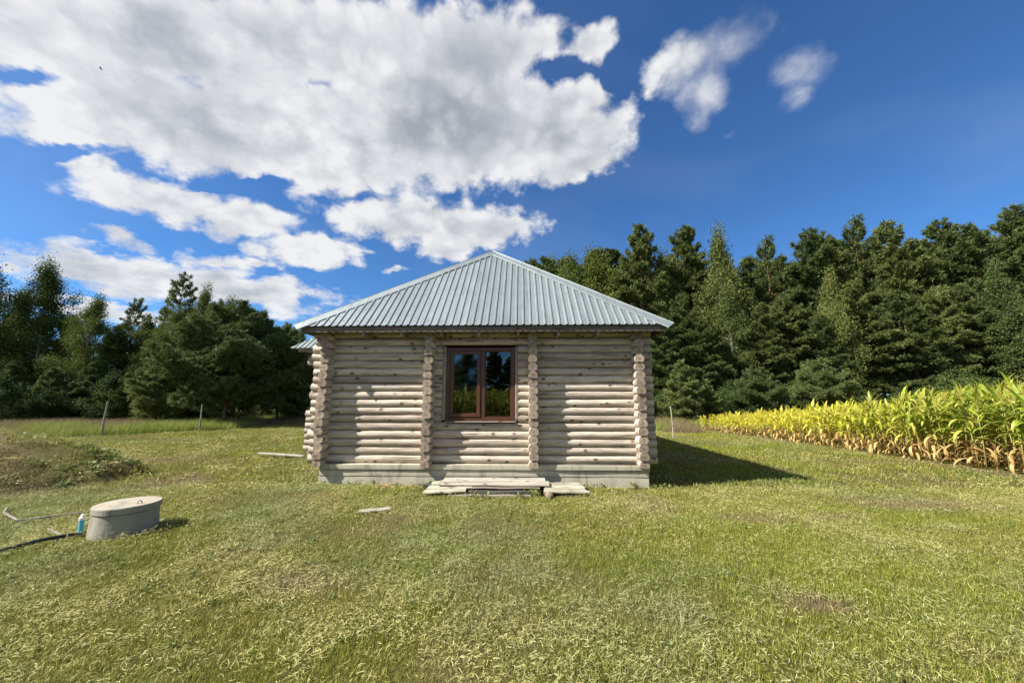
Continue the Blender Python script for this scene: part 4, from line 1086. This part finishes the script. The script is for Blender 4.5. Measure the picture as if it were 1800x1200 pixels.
def g_wild(t):
    tint = t.attr('tint'); dry = t.attr('dry', 'INSTANCER')
    c = t.mix(dry, t.ramp(tint, [(0, (.15, .20, .030)), (1, (.34, .38, .085))]), t.ramp(tint, [(0, (.12, .10, .045)), (.5, (.24, .165, .10)), (1, (.34, .26, .16))]))
    return leafy(t, c, .3, .6, .2)
M_wild = material('wild grass', g_wild)
def g_weed(t):
    tint = t.attr('tint'); c = t.ramp(tint, [(0, (.06, .10, .02)), (.6, (.12, .165, .04)), (1, (.22, .24, .07))]); return leafy(t, c, .25, .6, .3)
M_weed = material('weed leaves', g_weed)

def house_clear(x, y, m=.0):
    lx, ly = w2h(x, y)
    inh = (np.abs(lx) < 3.12+m) & (ly > -.03-m) & (ly < HL+.2)
    pb = (lx > -5.1) & (lx < -3) & (ly > 3.0) & (ly < 6)
    bd = (lx > -.95) & (lx < 1.9) & (ly > -.70) & (ly < 0)
    wl = (x-WX)**2 + (y-WYY)**2 < .37**2
    return ~(inh | pb | bd | wl)
def wild_zone(x, y):
    lim = np.where(x < -14.6, 16.7 + (x+17.66)*.94, 23.2); lim = np.where(x > 2, 18.5 + np.clip(9-x, 0, 6)*.25, lim)
    lim = np.where(x > 9.4, 21.8, lim)
    return y > lim + (fbm(x, y, .5, 2, 4)-.5)*2.0
def corn_zone(x, y): return (x > 10.1 + np.maximum(0, 20.5-y)*.055) & (y < 21.6)
def pts_in(n, y0, y1, g, spread=1.55):
    # uniform over the wedge the lawn occupies
    y = np.sqrt(g.random(n)*(y1**2-y0**2) + y0**2); x = (g.random(n)*2-1)*(spread*y + 2.2); return x, y
def grass_layer(name, n, y0, y1, protos, smin, smax, mat, seed, thr=None, hmul=1.0, kind='mown', label='', steep=.12):
    g = np.random.default_rng(seed); x, y = pts_in(n, y0, y1, g)
    keep = house_clear(x, y) & ~corn_zone(x, y) & ~wild_zone(x, y)
    if kind == 'mown': keep &= g.random(n) > dryness(x, y)*.35
    else: keep &= g.random(n) < .25 + .75*np.clip((fbm(x*.9+y*.3, y, .9, 4, 77)-.36)*4, 0, 1)
    x, y = x[keep], y[keep]; n = len(x); z = surf(x, y)
    for pm in protos:
        if not pm.materials: pm.materials.append(mat)
    s = g.uniform(smin, smax, n); lu = lush(x, y)
    S = np.stack([s, s, s*hmul*(1+.9*lu if kind == 'mown' else 1+0*lu)], 1)
    rzb = g.random(n)*6.28 if kind == 'mown' else (fbm(x, y, .6, 2, 55)*9 + g.normal(size=n)*.5)
    Ro = np.stack([g.normal(size=n)*steep, g.normal(size=n)*steep, rzb], 1)
    scatter(name, np.stack([x, y, z], 1), Ro, S, g.integers(0, len(protos), n), protos,
            {'dry': dryness(x, y), 'hue': hue(x, y), 'lush': lu}, kind='stuff', label=label, category='grass')
TN = [tuft(i, 74, .10, .034, .0034, .60, .6) for i in range(6)]
TF = [tuft(20+i, 44, .17, .050, .0085, .6, .6) for i in range(5)]
grass_layer('grass', 26000, 1.2, 7.0, TN, .8, 1.3, M_grass, 1, label='short mown grass of the near lawn')
grass_layer('grass', 39000, 6.6, 24.5, TF, .8, 1.4, M_grass, 2, label='short mown grass of the far lawn')
CN = [clip(40+i, 26, .13, .038, .0026) for i in range(6)]; CF = [clip(60+i, 18, .2, .08, .0070) for i in range(5)]
grass_layer('grass_clippings', 16000, 1.2, 7.0, CN, .7, 1.25, M_clip, 3, kind='clip', label='loose cut grass strewn over the near lawn')
grass_layer('grass_clippings', 11000, 6.6, 24.0, CF, .8, 1.3, M_clip, 4, kind='clip', label='loose cut grass strewn over the far lawn')
# unmown grass before the woods
WT = [tuft(80+i, 30, .28, .42, .012, .25, .5, 3) for i in range(5)]
for m in WT: m.materials.append(M_wild)
g = np.random.default_rng(8); x, y = pts_in(36000, 14, 36, g); k = wild_zone(x, y) & house_clear(x, y, .3) & ~corn_zone(x, y); x, y = x[k], y[k]; n = len(x)
hh = .55 + 1.0*fbm(x, y, .3, 3, 66); hh = np.where(x > 2, hh*.85, hh)
scatter('tall_grass', np.stack([x, y, gheight(x, y)], 1), np.stack([g.normal(size=n)*.1, g.normal(size=n)*.1, g.random(n)*6.28], 1),
        np.stack([hh, hh, hh], 1), g.integers(0, 5, n), WT, {'dry': np.clip((fbm(x, y, .35, 3, 33)-.45)*5 + (y-21)*.05, 0, 1)}, kind='stuff',
        label='unmown reddish and green grass before the woods', category='grass')
# weeds on the mound and at the foundation
def weed(seed, n=16, s=.055):
    rg = np.random.default_rng(seed); P = rg.normal(size=(n, 3))*np.array([.03, .03, .015]) + [0, 0, .03]; D = unit(rg.normal(size=(n, 3)) + [0, 0, .6]); L = s*rg.uniform(.5, 1.2, n)
    V, F = quad_leaves(P, D, L, L*.45, rg); return mesh_np('weed', V, F, [M_weed], fattr={'tint': rg.random(n)})
WD = [weed(i) for i in range(4)]
g = np.random.default_rng(12); x = g.uniform(-13.5, -5.9, 9000); y = g.uniform(5.6, 10.0, 9000); mm = mound(x, y)
k = (mm > .03) & (g.random(9000) < np.clip((fbm(x, y, 1.3, 3, 15)-.46)*6, 0, 1)*np.clip((x+10.0)*.30, .03, .45) * (y > 6.9)); x, y = x[k], y[k]
wx, wy = [], []
for cx_, cy_2, nn, sp2 in ((-.93, -.06, 16, .07), (.98, -.62, 12, .06), (1.95, -.06, 5, .15), (-2.2, -.07, 5, .5), (2.7, -.06, 4, .4), (-.3, -.82, 5, .5), (.6, -.85, 4, .4)):
    for q in range(nn): a, b, _ = h2w(cx_ + random.gauss(0, sp2), cy_2 - abs(random.gauss(0, .03))); wx.append(a); wy.append(b)
g3 = np.random.default_rng(31); lx3, ly3 = pts_in(5200, 2.0, 14, g3)
k3 = house_clear(lx3, ly3) & ~corn_zone(lx3, ly3) & (g3.random(5200) < np.clip((fbm(lx3, ly3, 1.4, 3, 71)-.50)*6, .03, 1)); lx3, ly3 = lx3[k3], ly3[k3]
x = np.concatenate([x, wx, lx3]); y = np.concatenate([y, wy, ly3]); nlawn = len(lx3); n = len(x); s = g.uniform(.6, 1.5, n); s[n-nlawn:] *= .55
scatter('weeds', np.stack([x, y, surf(x, y)], 1), np.stack([g.normal(size=n)*.2, g.normal(size=n)*.2, g.random(n)*6.28], 1), np.stack([s, s, s], 1), g.integers(0, 4, n), WD,
        kind='stuff', label='dark leafy weeds on the earth mound, in the lawn and at the wall foot', category='weeds')

# ------------------------------------------------------------------ bird
bx, by, bz = (177-900)/F_*34, 34*(cP + sP*(121-600)/F_), 1.6 + 34*(sP - cP*(121-600)/F_)
bird = thing('bird', 'small dark bird flying below the clouds at the upper left', 'bird', (bx, by, bz), .6)
link('body', MB().tube([(-.12, 0, 0), (-.08, 0, .01), (0, 0, 0), (.08, 0, 0), (.16, 0, -.005)], [.008, .03, .04, .025, .01], 8).mesh('body', [M_dark], True), bird)
for s in (-1, 1):
    link('wing', mesh_py('wing', [(-.05, 0, .012), (.05, 0, .012), (.03, s*.16, .08), (-.03, s*.15, .08), (.06, s*.30, .05), (-.05, 0, .004), (.05, 0, .004), (.03, s*.16, .072), (-.03, s*.15, .072), (.06, s*.30, .046)],
         [(0, 1, 2, 3), (3, 2, 4), (5, 8, 7, 6), (8, 9, 7), (0, 3, 8, 5), (1, 6, 7, 2), (3, 4, 9, 8), (2, 7, 9, 4)], [M_dark]), bird)
